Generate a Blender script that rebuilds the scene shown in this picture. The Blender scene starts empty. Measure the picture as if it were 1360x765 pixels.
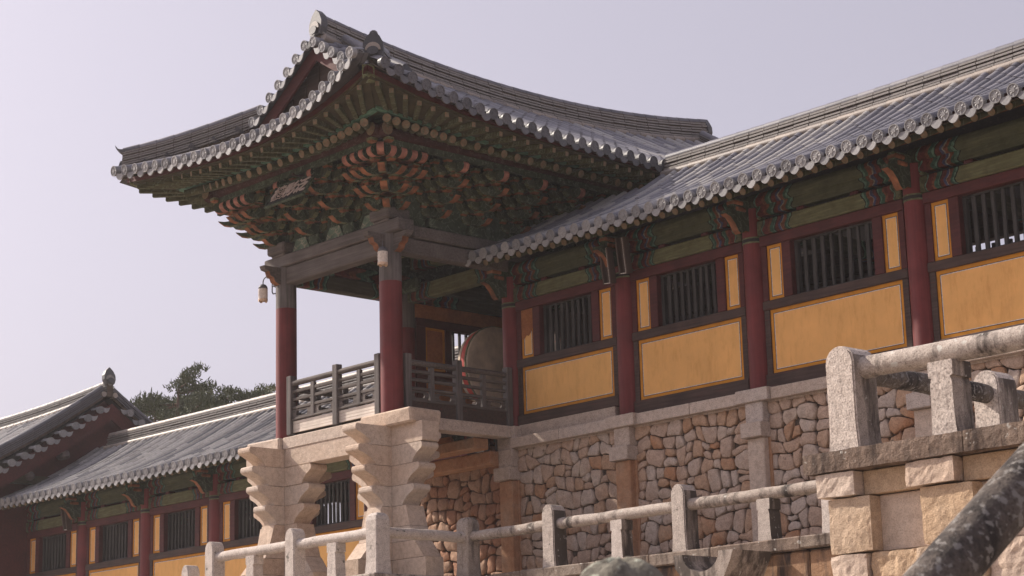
import bpy, math, random
from mathutils import Matrix, Vector, noise as mnoise
R = math.radians
random.seed(7)
scene = bpy.context.scene
col = scene.collection

# ------------------------------------------------------------------ camera, sky, sun, exposure
CAM = Vector((26.3, -24.0, 1.6))
yaw, pitch, roll = R(42.393), R(13.017), R(-1.573)
fwd = Vector((-math.cos(pitch)*math.cos(yaw), math.cos(pitch)*math.sin(yaw), math.sin(pitch)))
rt = fwd.cross(Vector((0, 0, 1))).normalized(); up = rt.cross(fwd)
r2 = rt*math.cos(roll)+up*math.sin(roll); u2 = -rt*math.sin(roll)+up*math.cos(roll)
cd = bpy.data.cameras.new('camera'); cam = bpy.data.objects.new('camera', cd); col.objects.link(cam)
m = Matrix((r2, u2, -fwd)).transposed().to_4x4(); m.translation = CAM; cam.matrix_world = m
cd.sensor_width = 36; cd.lens = 36*2669.4/1360; cd.clip_end = 3000; cd.clip_start = .1
cd.dof.use_dof = True; cd.dof.focus_distance = 31; cd.dof.aperture_fstop = 6.3
scene.camera = cam

SUN_A, SUN_E = 73.0, 36.0          # degrees west of the facade normal, elevation
to_sun = Vector((-math.sin(R(SUN_A))*math.cos(R(SUN_E)), -math.cos(R(SUN_A))*math.cos(R(SUN_E)), math.sin(R(SUN_E))))
w = bpy.data.worlds.new('World'); scene.world = w; w.use_nodes = True
nt = w.node_tree; nt.nodes.clear()
sky = nt.nodes.new('ShaderNodeTexSky'); sky.sky_type = 'NISHITA'; sky.sun_disc = False
sky.sun_elevation = R(SUN_E); sky.sun_rotation = math.atan2(to_sun.x, to_sun.y)
sky.air_density = 1.0; sky.dust_density = 6.0; sky.ozone_density = 2.0; sky.altitude = 200
hs = nt.nodes.new('ShaderNodeHueSaturation'); hs.inputs['Saturation'].default_value = .40
tint = nt.nodes.new('ShaderNodeMixRGB'); tint.blend_type = 'MULTIPLY'; tint.inputs[0].default_value = 1
tint.inputs[2].default_value = (1.0, .93, 1.0, 1)
bg = nt.nodes.new('ShaderNodeBackground'); bg.inputs[1].default_value = .110
wo = nt.nodes.new('ShaderNodeOutputWorld')
L = nt.links.new
veil = nt.nodes.new('ShaderNodeMixRGB'); veil.inputs[0].default_value = .5; veil.inputs[2].default_value = (3.0, 2.95, 3.25, 1)   # even haze over the whole sky
L(sky.outputs[0], hs.inputs['Color']); L(hs.outputs[0], veil.inputs[1]); L(veil.outputs[0], tint.inputs[1]); L(tint.outputs[0], bg.inputs[0]); L(bg.outputs[0], wo.inputs[0])
sd = bpy.data.lights.new('sun', 'SUN'); sd.energy = 4.2; sd.angle = R(1.2); sd.color = (1, .895, .77)
so = bpy.data.objects.new('sun', sd); col.objects.link(so)
so.rotation_euler = (-to_sun).to_track_quat('-Z', 'Y').to_euler(); so.location = (0, -20, 40)
scene.view_settings.view_transform = 'Standard'; scene.view_settings.look = 'None'
scene.view_settings.exposure = 0.7; scene.view_settings.gamma = 1

# ------------------------------------------------------------------ materials
def newmat(name):
    m = bpy.data.materials.new(name); m.use_nodes = True
    n = m.node_tree; b = n.nodes['Principled BSDF']; return m, n, b
def N(n, t, **k):
    x = n.nodes.new(t)
    for a, v in k.items(): setattr(x, a, v)
    return x
def ramp(n, stops, interp='LINEAR'):
    x = n.nodes.new('ShaderNodeValToRGB'); x.color_ramp.interpolation = interp
    e = x.color_ramp.elements
    while len(e) < len(stops): e.new(.5)
    for i, (p, c) in enumerate(stops):
        e[i].position = p; e[i].color = (c[0], c[1], c[2], 1)
    return x
def mixc(n, fac, a, b, mode='MIX'):
    x = n.nodes.new('ShaderNodeMixRGB'); x.blend_type = mode
    for i, v in enumerate((fac, a, b)):
        if hasattr(v, 'is_linked') or hasattr(v, 'links'): n.links.new(v, x.inputs[i])
        elif i == 0: x.inputs[0].default_value = v
        else: x.inputs[i].default_value = (v[0], v[1], v[2], 1)
    return x.outputs[0]
def noise(n, vec, scale, detail=4, rough=.55):
    x = n.nodes.new('ShaderNodeTexNoise'); x.inputs['Scale'].default_value = scale
    x.inputs['Detail'].default_value = detail; x.inputs['Roughness'].default_value = rough
    if vec is not None: n.links.new(vec, x.inputs['Vector'])
    return x.outputs['Fac']
def pos(n):
    return n.nodes.new('ShaderNodeNewGeometry').outputs['Position']
def randv(n):
    return n.nodes.new('ShaderNodeObjectInfo').outputs['Random']
def mapv(n, vec, scale):
    x = n.nodes.new('ShaderNodeMapping'); x.inputs['Scale'].default_value = scale
    n.links.new(vec, x.inputs['Vector']); return x.outputs[0]
def bump(n, b, h, strength, dist=.02):
    x = n.nodes.new('ShaderNodeBump'); x.inputs['Strength'].default_value = strength; x.inputs['Distance'].default_value = dist
    n.links.new(h, x.inputs['Height']); n.links.new(x.outputs[0], b.inputs['Normal'])
def mathn(n, op, a, b=None):
    x = n.nodes.new('ShaderNodeMath'); x.operation = op
    for i, v in enumerate((a, b)):
        if v is None: continue
        if hasattr(v, 'links'): n.links.new(v, x.inputs[i])
        else: x.inputs[i].default_value = v
    return x.outputs[0]

def stone_mat(name, cols, speck=.5, spots=None, stain=None, rough=.9, bstr=.5, speck_scale=70, objvar=True):
    """granite-like stone: per-object tint, mottling, crystal speckle, optional lichen and dark stain"""
    m, n, b = newmat(name); p = pos(n)
    big = noise(n, p, 2.2, 5); fine = noise(n, p, speck_scale, 2, .7); mid = noise(n, p, 11, 5, .6)
    r = ramp(n, [(i/(max(1, len(cols)-1)), c) for i, c in enumerate(cols)])
    if objvar:
        v = mathn(n, 'ADD', mathn(n, 'MULTIPLY', randv(n), .8), mathn(n, 'MULTIPLY', mathn(n, 'SUBTRACT', big, .4), .7))
    else: v = mathn(n, 'MULTIPLY', mathn(n, 'SUBTRACT', big, .25), 2.0)
    n.links.new(v, r.inputs[0]); c = r.outputs[0]
    sp = ramp(n, [(.30, (.45, .43, .42)), (.5, (1, 1, 1)), (.72, (1.28, 1.26, 1.24))]); n.links.new(fine, sp.inputs[0])
    c = mixc(n, speck, c, sp.outputs[0], 'MULTIPLY')
    md = ramp(n, [(.3, (.72, .68, .66)), (.6, (1.08, 1.06, 1.05))]); n.links.new(mid, md.inputs[0])
    c = mixc(n, .7, c, md.outputs[0], 'MULTIPLY')
    if stain:
        st = noise(n, mapv(n, p, (3.0, 3.0, .55)), 1.3, 6, .65)
        sr = ramp(n, [(stain[1], (0, 0, 0)), (stain[1]+.14, (1, 1, 1))]); n.links.new(st, sr.inputs[0])
        c = mixc(n, sr.outputs[0], c, stain[0])
    if spots:
        vo = n.nodes.new('ShaderNodeTexNoise'); vo.inputs['Scale'].default_value = spots[1]; vo.inputs['Detail'].default_value = 3
        n.links.new(p, vo.inputs['Vector'])
        vr = ramp(n, [(spots[2], (0, 0, 0)), (spots[2]+.05, (1, 1, 1))]); n.links.new(vo.outputs['Fac'], vr.inputs[0])
        c = mixc(n, vr.outputs[0], c, spots[0])
    n.links.new(c, b.inputs['Base Color']); b.inputs['Roughness'].default_value = rough
    b.inputs['Specular IOR Level'].default_value = .25
    h = mathn(n, 'ADD', mathn(n, 'MULTIPLY', mid, 1.0), mathn(n, 'MULTIPLY', fine, .35))
    bump(n, b, h, bstr, .03)
    return m
def wood_mat(name, c1, c2, grain=(30, 30, 1.5), rough=.75, bstr=.3, worn=None, axis=2):
    m, n, b = newmat(name); tc = n.nodes.new('ShaderNodeTexCoord').outputs['Object']
    g = noise(n, mapv(n, tc, grain), 1.0, 5, .6); big = noise(n, pos(n), 2.5, 4)
    r = ramp(n, [(.3, c1), (.7, c2)]); n.links.new(g, r.inputs[0]); c = r.outputs[0]
    br = ramp(n, [(.3, (.6, .6, .6)), (.7, (1.25, 1.25, 1.25))]); n.links.new(big, br.inputs[0])
    c = mixc(n, .6, c, br.outputs[0], 'MULTIPLY')
    if worn:
        wn = noise(n, mapv(n, tc, (grain[0]*.4, grain[1]*.4, grain[2]*.6)), 1.0, 6, .7)
        wr = ramp(n, [(worn[1], (0, 0, 0)), (worn[1]+.1, (1, 1, 1))]); n.links.new(wn, wr.inputs[0])
        c = mixc(n, wr.outputs[0], c, worn[0])
    n.links.new(c, b.inputs['Base Color']); b.inputs['Roughness'].default_value = rough
    b.inputs['Specular IOR Level'].default_value = .3
    bump(n, b, g, bstr, .01)
    return m
def plain(name, c, rough=.7, var=.25, scale=6, metal=0):
    m, n, b = newmat(name); f = noise(n, pos(n), scale, 5)
    r = ramp(n, [(.3, [x*(1-var) for x in c]), (.7, [x*(1+var) for x in c])]); n.links.new(f, r.inputs[0])
    n.links.new(r.outputs[0], b.inputs['Base Color']); b.inputs['Roughness'].default_value = rough
    b.inputs['Metallic'].default_value = metal; b.inputs['Specular IOR Level'].default_value = .3
    return m
def tile_mat(name, c1, c2, lichen=.62):
    m, n, b = newmat(name); p = pos(n)
    f = noise(n, p, 5, 5, .65); ff = noise(n, p, 40, 3, .6)
    v = mathn(n, 'ADD', mathn(n, 'MULTIPLY', randv(n), .55), mathn(n, 'MULTIPLY', f, .5))
    r = ramp(n, [(.2, c1), (.85, c2)]); n.links.new(v, r.inputs[0]); c = r.outputs[0]
    sp = ramp(n, [(.3, (.75, .75, .75)), (.7, (1.2, 1.2, 1.2))]); n.links.new(ff, sp.inputs[0])
    c = mixc(n, .6, c, sp.outputs[0], 'MULTIPLY')
    lr = ramp(n, [(lichen, (0, 0, 0)), (lichen+.12, (1, 1, 1))]); n.links.new(noise(n, p, 9, 6, .7), lr.inputs[0])
    c = mixc(n, mathn(n, 'MULTIPLY', lr.outputs[0], .5), c, (.36, .34, .31))
    n.links.new(c, b.inputs['Base Color']); b.inputs['Roughness'].default_value = .52
    b.inputs['Specular IOR Level'].default_value = .35
    bump(n, b, ff, .25, .01)
    return m
def dancheong_mat(name, base1, base2, ends=.2, axis=0, dark=.62):
    """painted timber: plain weathered green middle, banded motif at both ends"""
    m, n, b = newmat(name)
    g = n.nodes.new('ShaderNodeTexCoord'); sx = n.nodes.new('ShaderNodeSeparateXYZ'); n.links.new(g.outputs['Generated'], sx.inputs[0])
    x = sx.outputs[axis]; z = sx.outputs[2]
    e = mathn(n, 'MINIMUM', x, mathn(n, 'SUBTRACT', 1.0, x))
    wob = mathn(n, 'MULTIPLY', mathn(n, 'SINE', mathn(n, 'MULTIPLY', z, 5.5)), .012)
    nz = mathn(n, 'MULTIPLY', mathn(n, 'SUBTRACT', noise(n, g.outputs['Object'], 9, 3), .5), .03)
    e2 = mathn(n, 'ADD', mathn(n, 'ADD', e, wob), nz)
    gr = noise(n, mapv(n, g.outputs['Object'], (2.0, 2.0, 26) if axis == 0 else (2, 2, 26)), 1, 6, .65)
    br = ramp(n, [(.25, base1), (.5, base2), (.75, [q*1.7 for q in base2])]); n.links.new(gr, br.inputs[0])
    d = dark
    G = (.05*d, .12*d, .085*d); GL = (.13*d, .24*d, .17*d); RD = (.15*d, .035*d, .028*d); OR = (.22*d, .08*d, .045*d); BL = (.07*d, .08*d, .16*d); K = (.015, .015, .013); W = (.3*d, .29*d, .24*d)
    k = ends
    st = [(0, base1), (k*.16, K), (k*.18, GL), (k*.21, RD), (k*.36, OR), (k*.42, G), (k*.5, GL), (k*.54, K), (k*.56, RD), (k*.66, BL), (k*.71, W), (k*.73, OR), (k*.82, G), (k*.88, GL), (k*.93, K), (k*.96, base2)]
    pr_ = ramp(n, st, 'CONSTANT'); n.links.new(e2, pr_.inputs[0])
    msk = mathn(n, 'LESS_THAN', e2, k*.96)
    flo = noise(n, g.outputs['Object'], 16, 4, .7)
    fr = ramp(n, [(.42, (.5, .5, .5)), (.58, (1.2, 1.2, 1.2))]); n.links.new(flo, fr.inputs[0])
    c = mixc(n, msk, br.outputs[0], mixc(n, .8, pr_.outputs[0], fr.outputs[0], 'MULTIPLY'))
    wear = ramp(n, [(.45, (1, 1, 1)), (.75, (.55, .5, .42))]); n.links.new(noise(n, pos(n), 6, 6, .7), wear.inputs[0])
    c = mixc(n, .8, c, wear.outputs[0], 'MULTIPLY')
    n.links.new(c, b.inputs['Base Color']); b.inputs['Roughness'].default_value = .8; b.inputs['Specular IOR Level'].default_value = .2
    bump(n, b, gr, .3, .008)
    return m
def carved_mat(name, c1, c2, c3, scale=14):
    """bracket paint: dark ground with paler outline scrolls, faded"""
    m, n, b = newmat(name); o = n.nodes.new('ShaderNodeTexCoord').outputs['Object']
    a = noise(n, o, scale*.6, 3, .5); r = ramp(n, [(.3, c1), (.52, c2), (.7, c1)]); n.links.new(a, r.inputs[0])
    wv = mathn(n, 'ABSOLUTE', mathn(n, 'SUBTRACT', noise(n, o, scale, 2, .5), .5))
    lr = ramp(n, [(.008, (1, 1, 1)), (.028, (0, 0, 0))]); n.links.new(wv, lr.inputs[0])
    c = mixc(n, mathn(n, 'MULTIPLY', lr.outputs[0], .75), r.outputs[0], c3)
    wear = ramp(n, [(.4, (1.1, 1.1, 1.1)), (.75, (.5, .42, .36))]); n.links.new(noise(n, pos(n), 7, 5, .7), wear.inputs[0])
    c = mixc(n, .8, c, wear.outputs[0], 'MULTIPLY')
    n.links.new(c, b.inputs['Base Color']); b.inputs['Roughness'].default_value = .8; b.inputs['Specular IOR Level'].default_value = .2
    return m
def plaster_mat(name, c, crack=False):
    m, n, b = newmat(name); p = pos(n)
    f = noise(n, p, 1.6, 6, .6); r = ramp(n, [(.25, [x*.84 for x in c]), (.7, [x*1.1 for x in c])]); n.links.new(f, r.inputs[0])
    cc = mixc(n, mathn(n, 'MULTIPLY', randv(n), .35), r.outputs[0], (c[0]*1.05, c[1]*1.22, c[2]*1.25))
    s = noise(n, mapv(n, p, (4, 4, 1.0)), 2.5, 6, .7); sr = ramp(n, [(.5, (1, 1, 1)), (.75, (.8, .74, .66))]); n.links.new(s, sr.inputs[0])
    cc = mixc(n, .8, cc, sr.outputs[0], 'MULTIPLY')
    n.links.new(cc, b.inputs['Base Color']); b.inputs['Roughness'].default_value = .9; b.inputs['Specular IOR Level'].default_value = .15
    bump(n, b, noise(n, p, 35, 4), .15, .01)
    return m
def leaf_mat(name, c1, c2):
    m, n, b = newmat(name); r = ramp(n, [(.3, c1), (.7, c2)]); n.links.new(noise(n, pos(n), 1.4, 3), r.inputs[0])
    n.links.new(r.outputs[0], b.inputs['Base Color']); b.inputs['Roughness'].default_value = .8
    return m

M = {}
M['granite'] = stone_mat('granite', [(.44, .36, .30), (.52, .44, .38), (.47, .42, .39)], .75, bstr=.35)
M['granite_warm'] = stone_mat('granite_warm', [(.50, .38, .29), (.54, .44, .36), (.52, .45, .39)], .5, bstr=.45)
M['granite_rail'] = stone_mat('granite_rail', [(.45, .40, .36), (.55, .50, .46), (.5, .46, .43)], .85, spots=((.16, .15, .13), 9, .66), bstr=.35)
M['granite_dark'] = stone_mat('granite_dark', [(.36, .31, .27), (.45, .40, .36)], .8, stain=((.055, .045, .04), .50), spots=((.50, .48, .44), 10, .66), bstr=.6)
M['granite_big'] = stone_mat('granite_big', [(.50, .44, .39), (.56, .50, .45), (.48, .43, .39)], 1.0, spots=((.17, .14, .12), 6, .69), bstr=.5, speck_scale=48)
M['granite_ochre'] = stone_mat('granite_ochre', [(.46, .31, .19), (.50, .37, .25), (.48, .38, .29)], .55, stain=((.22, .13, .08), .62), bstr=.7)
M['stained'] = stone_mat('stained', [(.34, .22, .14), (.30, .17, .09)], .5, stain=((.06, .045, .04), .46), bstr=.7)
M['rust_stone'] = stone_mat('rust_stone', [(.34, .16, .08), (.42, .24, .14), (.40, .29, .21)], .4, bstr=.35, objvar=False)
M['rubble'] = stone_mat('rubble', [(.42, .22, .12), (.45, .30, .20), (.49, .36, .275), (.46, .345, .27), (.51, .42, .35), (.45, .385, .345)], .5, spots=((.17, .12, .09), 5, .70), bstr=.8, speck_scale=45)
M['rubble_shade'] = stone_mat('rubble_shade', [(.28, .14, .085), (.33, .18, .115), (.37, .25, .18), (.32, .20, .14)], .5, bstr=.8, speck_scale=45)  # darker, redder copy of rubble: the pavilion's shade put into the colour
M['mortar'] = plain('mortar', (.085, .064, .05), .95, .4, 10)
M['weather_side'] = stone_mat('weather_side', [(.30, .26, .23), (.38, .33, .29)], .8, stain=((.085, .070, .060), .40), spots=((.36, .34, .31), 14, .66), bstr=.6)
M['ledge_brown'] = stone_mat('ledge_brown', [(.185, .135, .105), (.25, .195, .155), (.26, .22, .185)], .8, stain=((.06, .042, .034), .48), spots=((.46, .44, .40), 9, .66), bstr=.9)
M['moss_stone'] = stone_mat('moss_stone', [(.16, .15, .12), (.26, .25, .21)], .6, stain=((.035, .03, .025), .45), spots=((.33, .34, .28), 14, .55), bstr=.9)
M['lichen_dark'] = stone_mat('lichen_dark', [(.10, .085, .075), (.17, .145, .125)], .9, stain=((.035, .03, .028), .47), spots=((.21, .195, .18), 24, .56), bstr=.9)
M['tile'] = tile_mat('tile', (.105, .105, .125), (.215, .21, .235))
M['tile_old'] = tile_mat('tile_old', (.15, .145, .145), (.33, .31, .305), .55)
M['tile_sheen_row'] = tile_mat('tile_sheen_row', (.22, .215, .215), (.38, .365, .36), .5)  # paler rows: bright sheen put into the colour, along with natural tile variation
M['tile_pale'] = tile_mat('tile_pale', (.19, .17, .16), (.34, .285, .24), .7)
M['tile_disc'] = tile_mat('tile_disc', (.16, .16, .17), (.30, .295, .30), .6)
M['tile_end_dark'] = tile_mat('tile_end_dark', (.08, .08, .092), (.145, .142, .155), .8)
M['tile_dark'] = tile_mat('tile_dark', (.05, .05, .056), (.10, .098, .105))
M['ridge_body'] = tile_mat('ridge_body', (.11, .105, .10), (.24, .22, .21), .55)
M['red'] = wood_mat('red_paint', (.118, .019, .020), (.168, .029, .029), (22, 22, .8), .6, .25, ((.055, .03, .028), .66))
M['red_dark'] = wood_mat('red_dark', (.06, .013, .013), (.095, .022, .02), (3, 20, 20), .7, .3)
M['brown'] = wood_mat('brown_wood', (.045, .028, .024), (.085, .055, .046), (1.5, 22, 30), .8, .4, ((.11, .03, .028), .58))
M['grey_wood'] = wood_mat('grey_wood', (.075, .062, .058), (.15, .128, .118), (1.2, 24, 30), .85, .5)
M['grey_post'] = wood_mat('grey_post', (.085, .075, .072), (.17, .15, .145), (26, 26, 1.2), .85, .5)
M['slat'] = wood_mat('slat', (.028, .026, .026), (.065, .06, .058), (26, 26, 1.0), .85, .4)
M['yellow'] = plaster_mat('yellow_plaster', (.76, .41, .145))
M['ochre'] = plain('ochre_border', (.52, .22, .022), .85, .15)
M['line'] = plain('painted_line', (.6, .56, .52), .85, .3, 30)
M['line_dark'] = plain('painted_dark_line', (.04, .04, .045), .85, .3, 30)
M['bare'] = stone_mat('bare_clay', [(.30, .11, .04), (.36, .15, .06)], .6, bstr=1.0, objvar=False)
M['orange_board'] = wood_mat('orange_board', (.30, .10, .03), (.42, .16, .05), (1.5, 14, 20), .8, .2)
M['beam_green'] = dancheong_mat('beam_green', (.085, .085, .045), (.115, .115, .058), .26)
M['purlin_green'] = dancheong_mat('purlin_green', (.05, .058, .035), (.07, .075, .042), .30)
M['beam_dark'] = dancheong_mat('beam_dark', (.055, .055, .04), (.075, .072, .05), .3, axis=1, dark=.8)
M['bracket'] = carved_mat('bracket_green', (.034, .042, .029), (.055, .072, .048), (.13, .165, .115), 7)
M['bracket_tip'] = carved_mat('bracket_tip', (.085, .10, .055), (.14, .15, .08), (.20, .24, .16), 8)
M['bracket_mid'] = carved_mat('bracket_mid', (.05, .058, .036), (.085, .092, .052), (.15, .18, .12), 9)
M['orange'] = plain('orange_paint', (.19, .078, .038), .85, .65, 5)
M['pink'] = plain('pink_paint', (.30, .135, .10), .85, .45, 9)
M['red_band'] = plain('red_band', (.20, .025, .02), .8, .3, 9)
M['horn'] = plain('horn_paint', (.13, .105, .10), .8, .3, 9)
M['board_paint'] = carved_mat('board_paint', (.10, .16, .12), (.16, .21, .155), (.36, .33, .26), 6)
M['soffit'] = wood_mat('soffit_board', (.045, .04, .024), (.075, .062, .036), (5, 5, 5), .85, .2)
M['rafter'] = carved_mat('rafter_paint', (.05, .06, .034), (.085, .085, .048), (.14, .17, .115), 6)
M['rafter_end'] = carved_mat('rafter_end', (.16, .15, .10), (.24, .15, .10), (.10, .16, .11), 26)
M['green_edge'] = plain('green_edge', (.10, .20, .145), .8, .3, 12)
M['red_scroll'] = carved_mat('red_scroll', (.035, .012, .011), (.05, .015, .013), (.09, .06, .05), 8)
M['plank_white'] = wood_mat('plank_white', (.62, .54, .47), (.76, .69, .62), (1.2, 10, 24), .85, .3, ((.36, .28, .23), .70))
M['black_board'] = plain('black_board', (.022, .02, .02), .7, .3)
M['letter'] = plain('letter', (.56, .45, .41), .8, .25, 20)
M['hide'] = plain('drum_hide', (.50, .41, .31), .8, .3, 4)
M['drum_red'] = plain('drum_red', (.45, .06, .045), .7, .2)
M['lamp_white'] = plain('lamp_shell', (.62, .56, .52), .6, .2, 30)
M['lamp_tan'] = plain('lamp_tan', (.62, .45, .32), .6, .2, 30)
M['lamp_cap'] = plain('lamp_cap', (.10, .10, .11), .6, .2)
M['lamp_box'] = wood_mat('lamp_box', (.06, .04, .033), (.10, .07, .06), (20, 20, 1), .6, .2)
M['bark'] = wood_mat('bark', (.09, .06, .045), (.17, .11, .08), (8, 8, 2), .9, .8)
M['pine'] = leaf_mat('pine', (.045, .06, .028), (.085, .10, .04))
M['pine_light'] = leaf_mat('pine_light', (.07, .085, .03), (.13, .14, .05))
M['earth'] = stone_mat('earth', [(.30, .245, .19), (.37, .31, .25)], .5, objvar=False)
M['paving'] = stone_mat('paving', [(.38, .33, .285), (.44, .39, .34)], .5, objvar=False)

# ------------------------------------------------------------------ mesh helpers
WM = {}
class MB:
    def __init__(s): s.v = []; s.f = []; s.mi = []; s.sm = []
    def add(s, vs, fs, mi=0, sm=False):
        k = len(s.v); s.v += [tuple(v) for v in vs]
        for f in fs:
            s.f.append(tuple(i+k for i in f)); s.mi.append(mi); s.sm.append(sm)
    def box(s, c, d, mi=0, M_=None):
        x, y, z = d[0]/2, d[1]/2, d[2]/2
        vs = [Vector((a*x, b*y, e*z)) for a in (-1, 1) for b in (-1, 1) for e in (-1, 1)]
        if M_ is not None: vs = [M_ @ v for v in vs]
        vs = [v+Vector(c) for v in vs]
        s.add(vs, [(0, 1, 3, 2), (4, 6, 7, 5), (0, 4, 5, 1), (2, 3, 7, 6), (0, 2, 6, 4), (1, 5, 7, 3)], mi)
    def cbox(s, c, d, ch=.015, jit=0, mi=0, rnd=random):
        """box with chamfered edges, corners optionally jittered"""
        hx, hy, hz = d[0]/2, d[1]/2, d[2]/2; ch = min(ch, hx*.6, hy*.6, hz*.6); vs = []; idx = {}
        for a in (-1, 1):
            for b in (-1, 1):
                for e in (-1, 1):
                    j = [rnd.uniform(-jit, jit) for _ in range(3)]
                    for k in range(3):
                        p = [a*(hx-ch), b*(hy-ch), e*(hz-ch)]; p[k] += (a, b, e)[k]*ch
                        idx[(a, b, e, k)] = len(vs); vs.append((c[0]+p[0]+j[0], c[1]+p[1]+j[1], c[2]+p[2]+j[2]))
        fs = []
        for k in range(3):
            o = [q for q in range(3) if q != k]
            for sg in (-1, 1):
                def key(p, q):
                    t = [0, 0, 0]; t[k] = sg; t[o[0]] = p; t[o[1]] = q; return idx[(*t, k)]
                q = [key(-1, -1), key(1, -1), key(1, 1), key(-1, 1)]
                if (sg > 0) == (k == 1): q.reverse()
                fs.append(q)
        for k in range(3):
            o = [q for q in range(3) if q != k]
            for p in (-1, 1):
                for q in (-1, 1):
                    def key(sg, kk):
                        t = [0, 0, 0]; t[k] = sg; t[o[0]] = p; t[o[1]] = q; return idx[(*t, kk)]
                    f = [key(-1, o[0]), key(1, o[0]), key(1, o[1]), key(-1, o[1])]
                    if (p*q > 0) == (k != 1): f.reverse()
                    fs.append(f)
        for a in (-1, 1):
            for b in (-1, 1):
                for e in (-1, 1):
                    f = [idx[(a, b, e, k)] for k in range(3)]
                    if a*b*e < 0: f.reverse()
                    fs.append(f)
        s.add(vs, fs, mi)
    def prism(s, poly, h0, h1, frame=None, mi=0, mi_fn=None, cap=0):
        """poly in (a,b) extruded along c from h0 to h1; frame maps (a,b,c)->point. poly counter-clockwise seen from +c"""
        fr = frame or (lambda a, b, c: (a, b, c)); n = len(poly)
        A = [fr(p[0], p[1], h0) for p in poly]; B = [fr(p[0], p[1], h1) for p in poly]
        s.add(A, [tuple(range(n-1, -1, -1))], cap); s.add(B, [tuple(range(n))], cap)
        for i in range(n):
            j = (i+1) % n
            k = mi_fn(poly[i], poly[j]) if mi_fn else mi
            s.add([A[i], A[j], B[j], B[i]], [(0, 1, 2, 3)], k)
    def cyl(s, p0, p1, r0, r1=None, n=12, mi=0, cap0=True, cap1=True, mic=None):
        r1 = r0 if r1 is None else r1; p0 = Vector(p0); p1 = Vector(p1); d = (p1-p0).normalized()
        a = d.orthogonal().normalized(); b = d.cross(a); mic = mi if mic is None else mic
        ring = lambda p, r: [p+(a*math.cos(2*math.pi*i/n)+b*math.sin(2*math.pi*i/n))*r for i in range(n)]
        A, B = ring(p0, r0), ring(p1, r1)
        s.add(A+B, [(i, (i+1) % n, (i+1) % n+n, i+n) for i in range(n)], mi, True)
        if cap0: s.add(A, [tuple(range(n-1, -1, -1))], mic)
        if cap1: s.add(B, [tuple(range(n))], mic)
    def lathe(s, c, prof, n=16, mi=0, sm=True):
        vs = []; fs = []; k = len(prof)
        for i in range(n):
            t = 2*math.pi*i/n
            vs += [(c[0]+r*math.cos(t), c[1]+r*math.sin(t), c[2]+z) for r, z in prof]
        for i in range(n):
            j = (i+1) % n
            fs += [(i*k+q, j*k+q, j*k+q+1, i*k+q+1) for q in range(k-1)]
        s.add(vs, fs, mi, sm)
    def tube(s, pts, r, n=8, mi=0):
        for i in range(len(pts)-1): s.cyl(pts[i], pts[i+1], r, r, n, mi, i == 0, i == len(pts)-2)
    def addmesh(s, o, mat4):
        s.add([mat4 @ Vector(v) for v in o.v], [])
        k = len(s.v)-len(o.v)
        for f, mi, sm in zip(o.f, o.mi, o.sm):
            s.f.append(tuple(i+k for i in f)); s.mi.append(mi); s.sm.append(sm)
    def data(s, name, mats):
        me = bpy.data.meshes.new(name); me.from_pydata(s.v, [], s.f)
        for m_ in mats: me.materials.append(M[m_])
        me.polygons.foreach_set('material_index', s.mi); me.polygons.foreach_set('use_smooth', s.sm)
        me.update(); return me
def link(name, data, parent=None, mw=None):
    o = bpy.data.objects.new(name, data); col.objects.link(o)
    mw = mw if mw is not None else Matrix.Identity(4)
    WM[o] = mw
    if parent is not None:
        o.parent = parent; o.matrix_basis = WM[parent].inverted() @ mw
    else: o.matrix_basis = mw
    return o
def T(x, y=None, z=None):
    return Matrix.Translation(x if y is None else (x, y, z))
def part(name, mb, mats, parent, center=True):
    """MB in world coordinates -> object with its origin at its own centre"""
    if isinstance(mats, str): mats = [mats]
    if center and mb.v:
        lo = [min(v[i] for v in mb.v) for i in range(3)]; hi = [max(v[i] for v in mb.v) for i in range(3)]
        c = Vector([(a+b)/2 for a, b in zip(lo, hi)])
    else: c = Vector((0, 0, 0))
    mb.v = [(v[0]-c.x, v[1]-c.y, v[2]-c.z) for v in mb.v]
    return link(name, mb.data(name, mats), parent, T(c))
def bpart(name, c, d, mat, parent, ch=.012, jit=0):
    b = MB(); b.cbox(c, d, ch, jit); return part(name, b, mat, parent)
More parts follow.
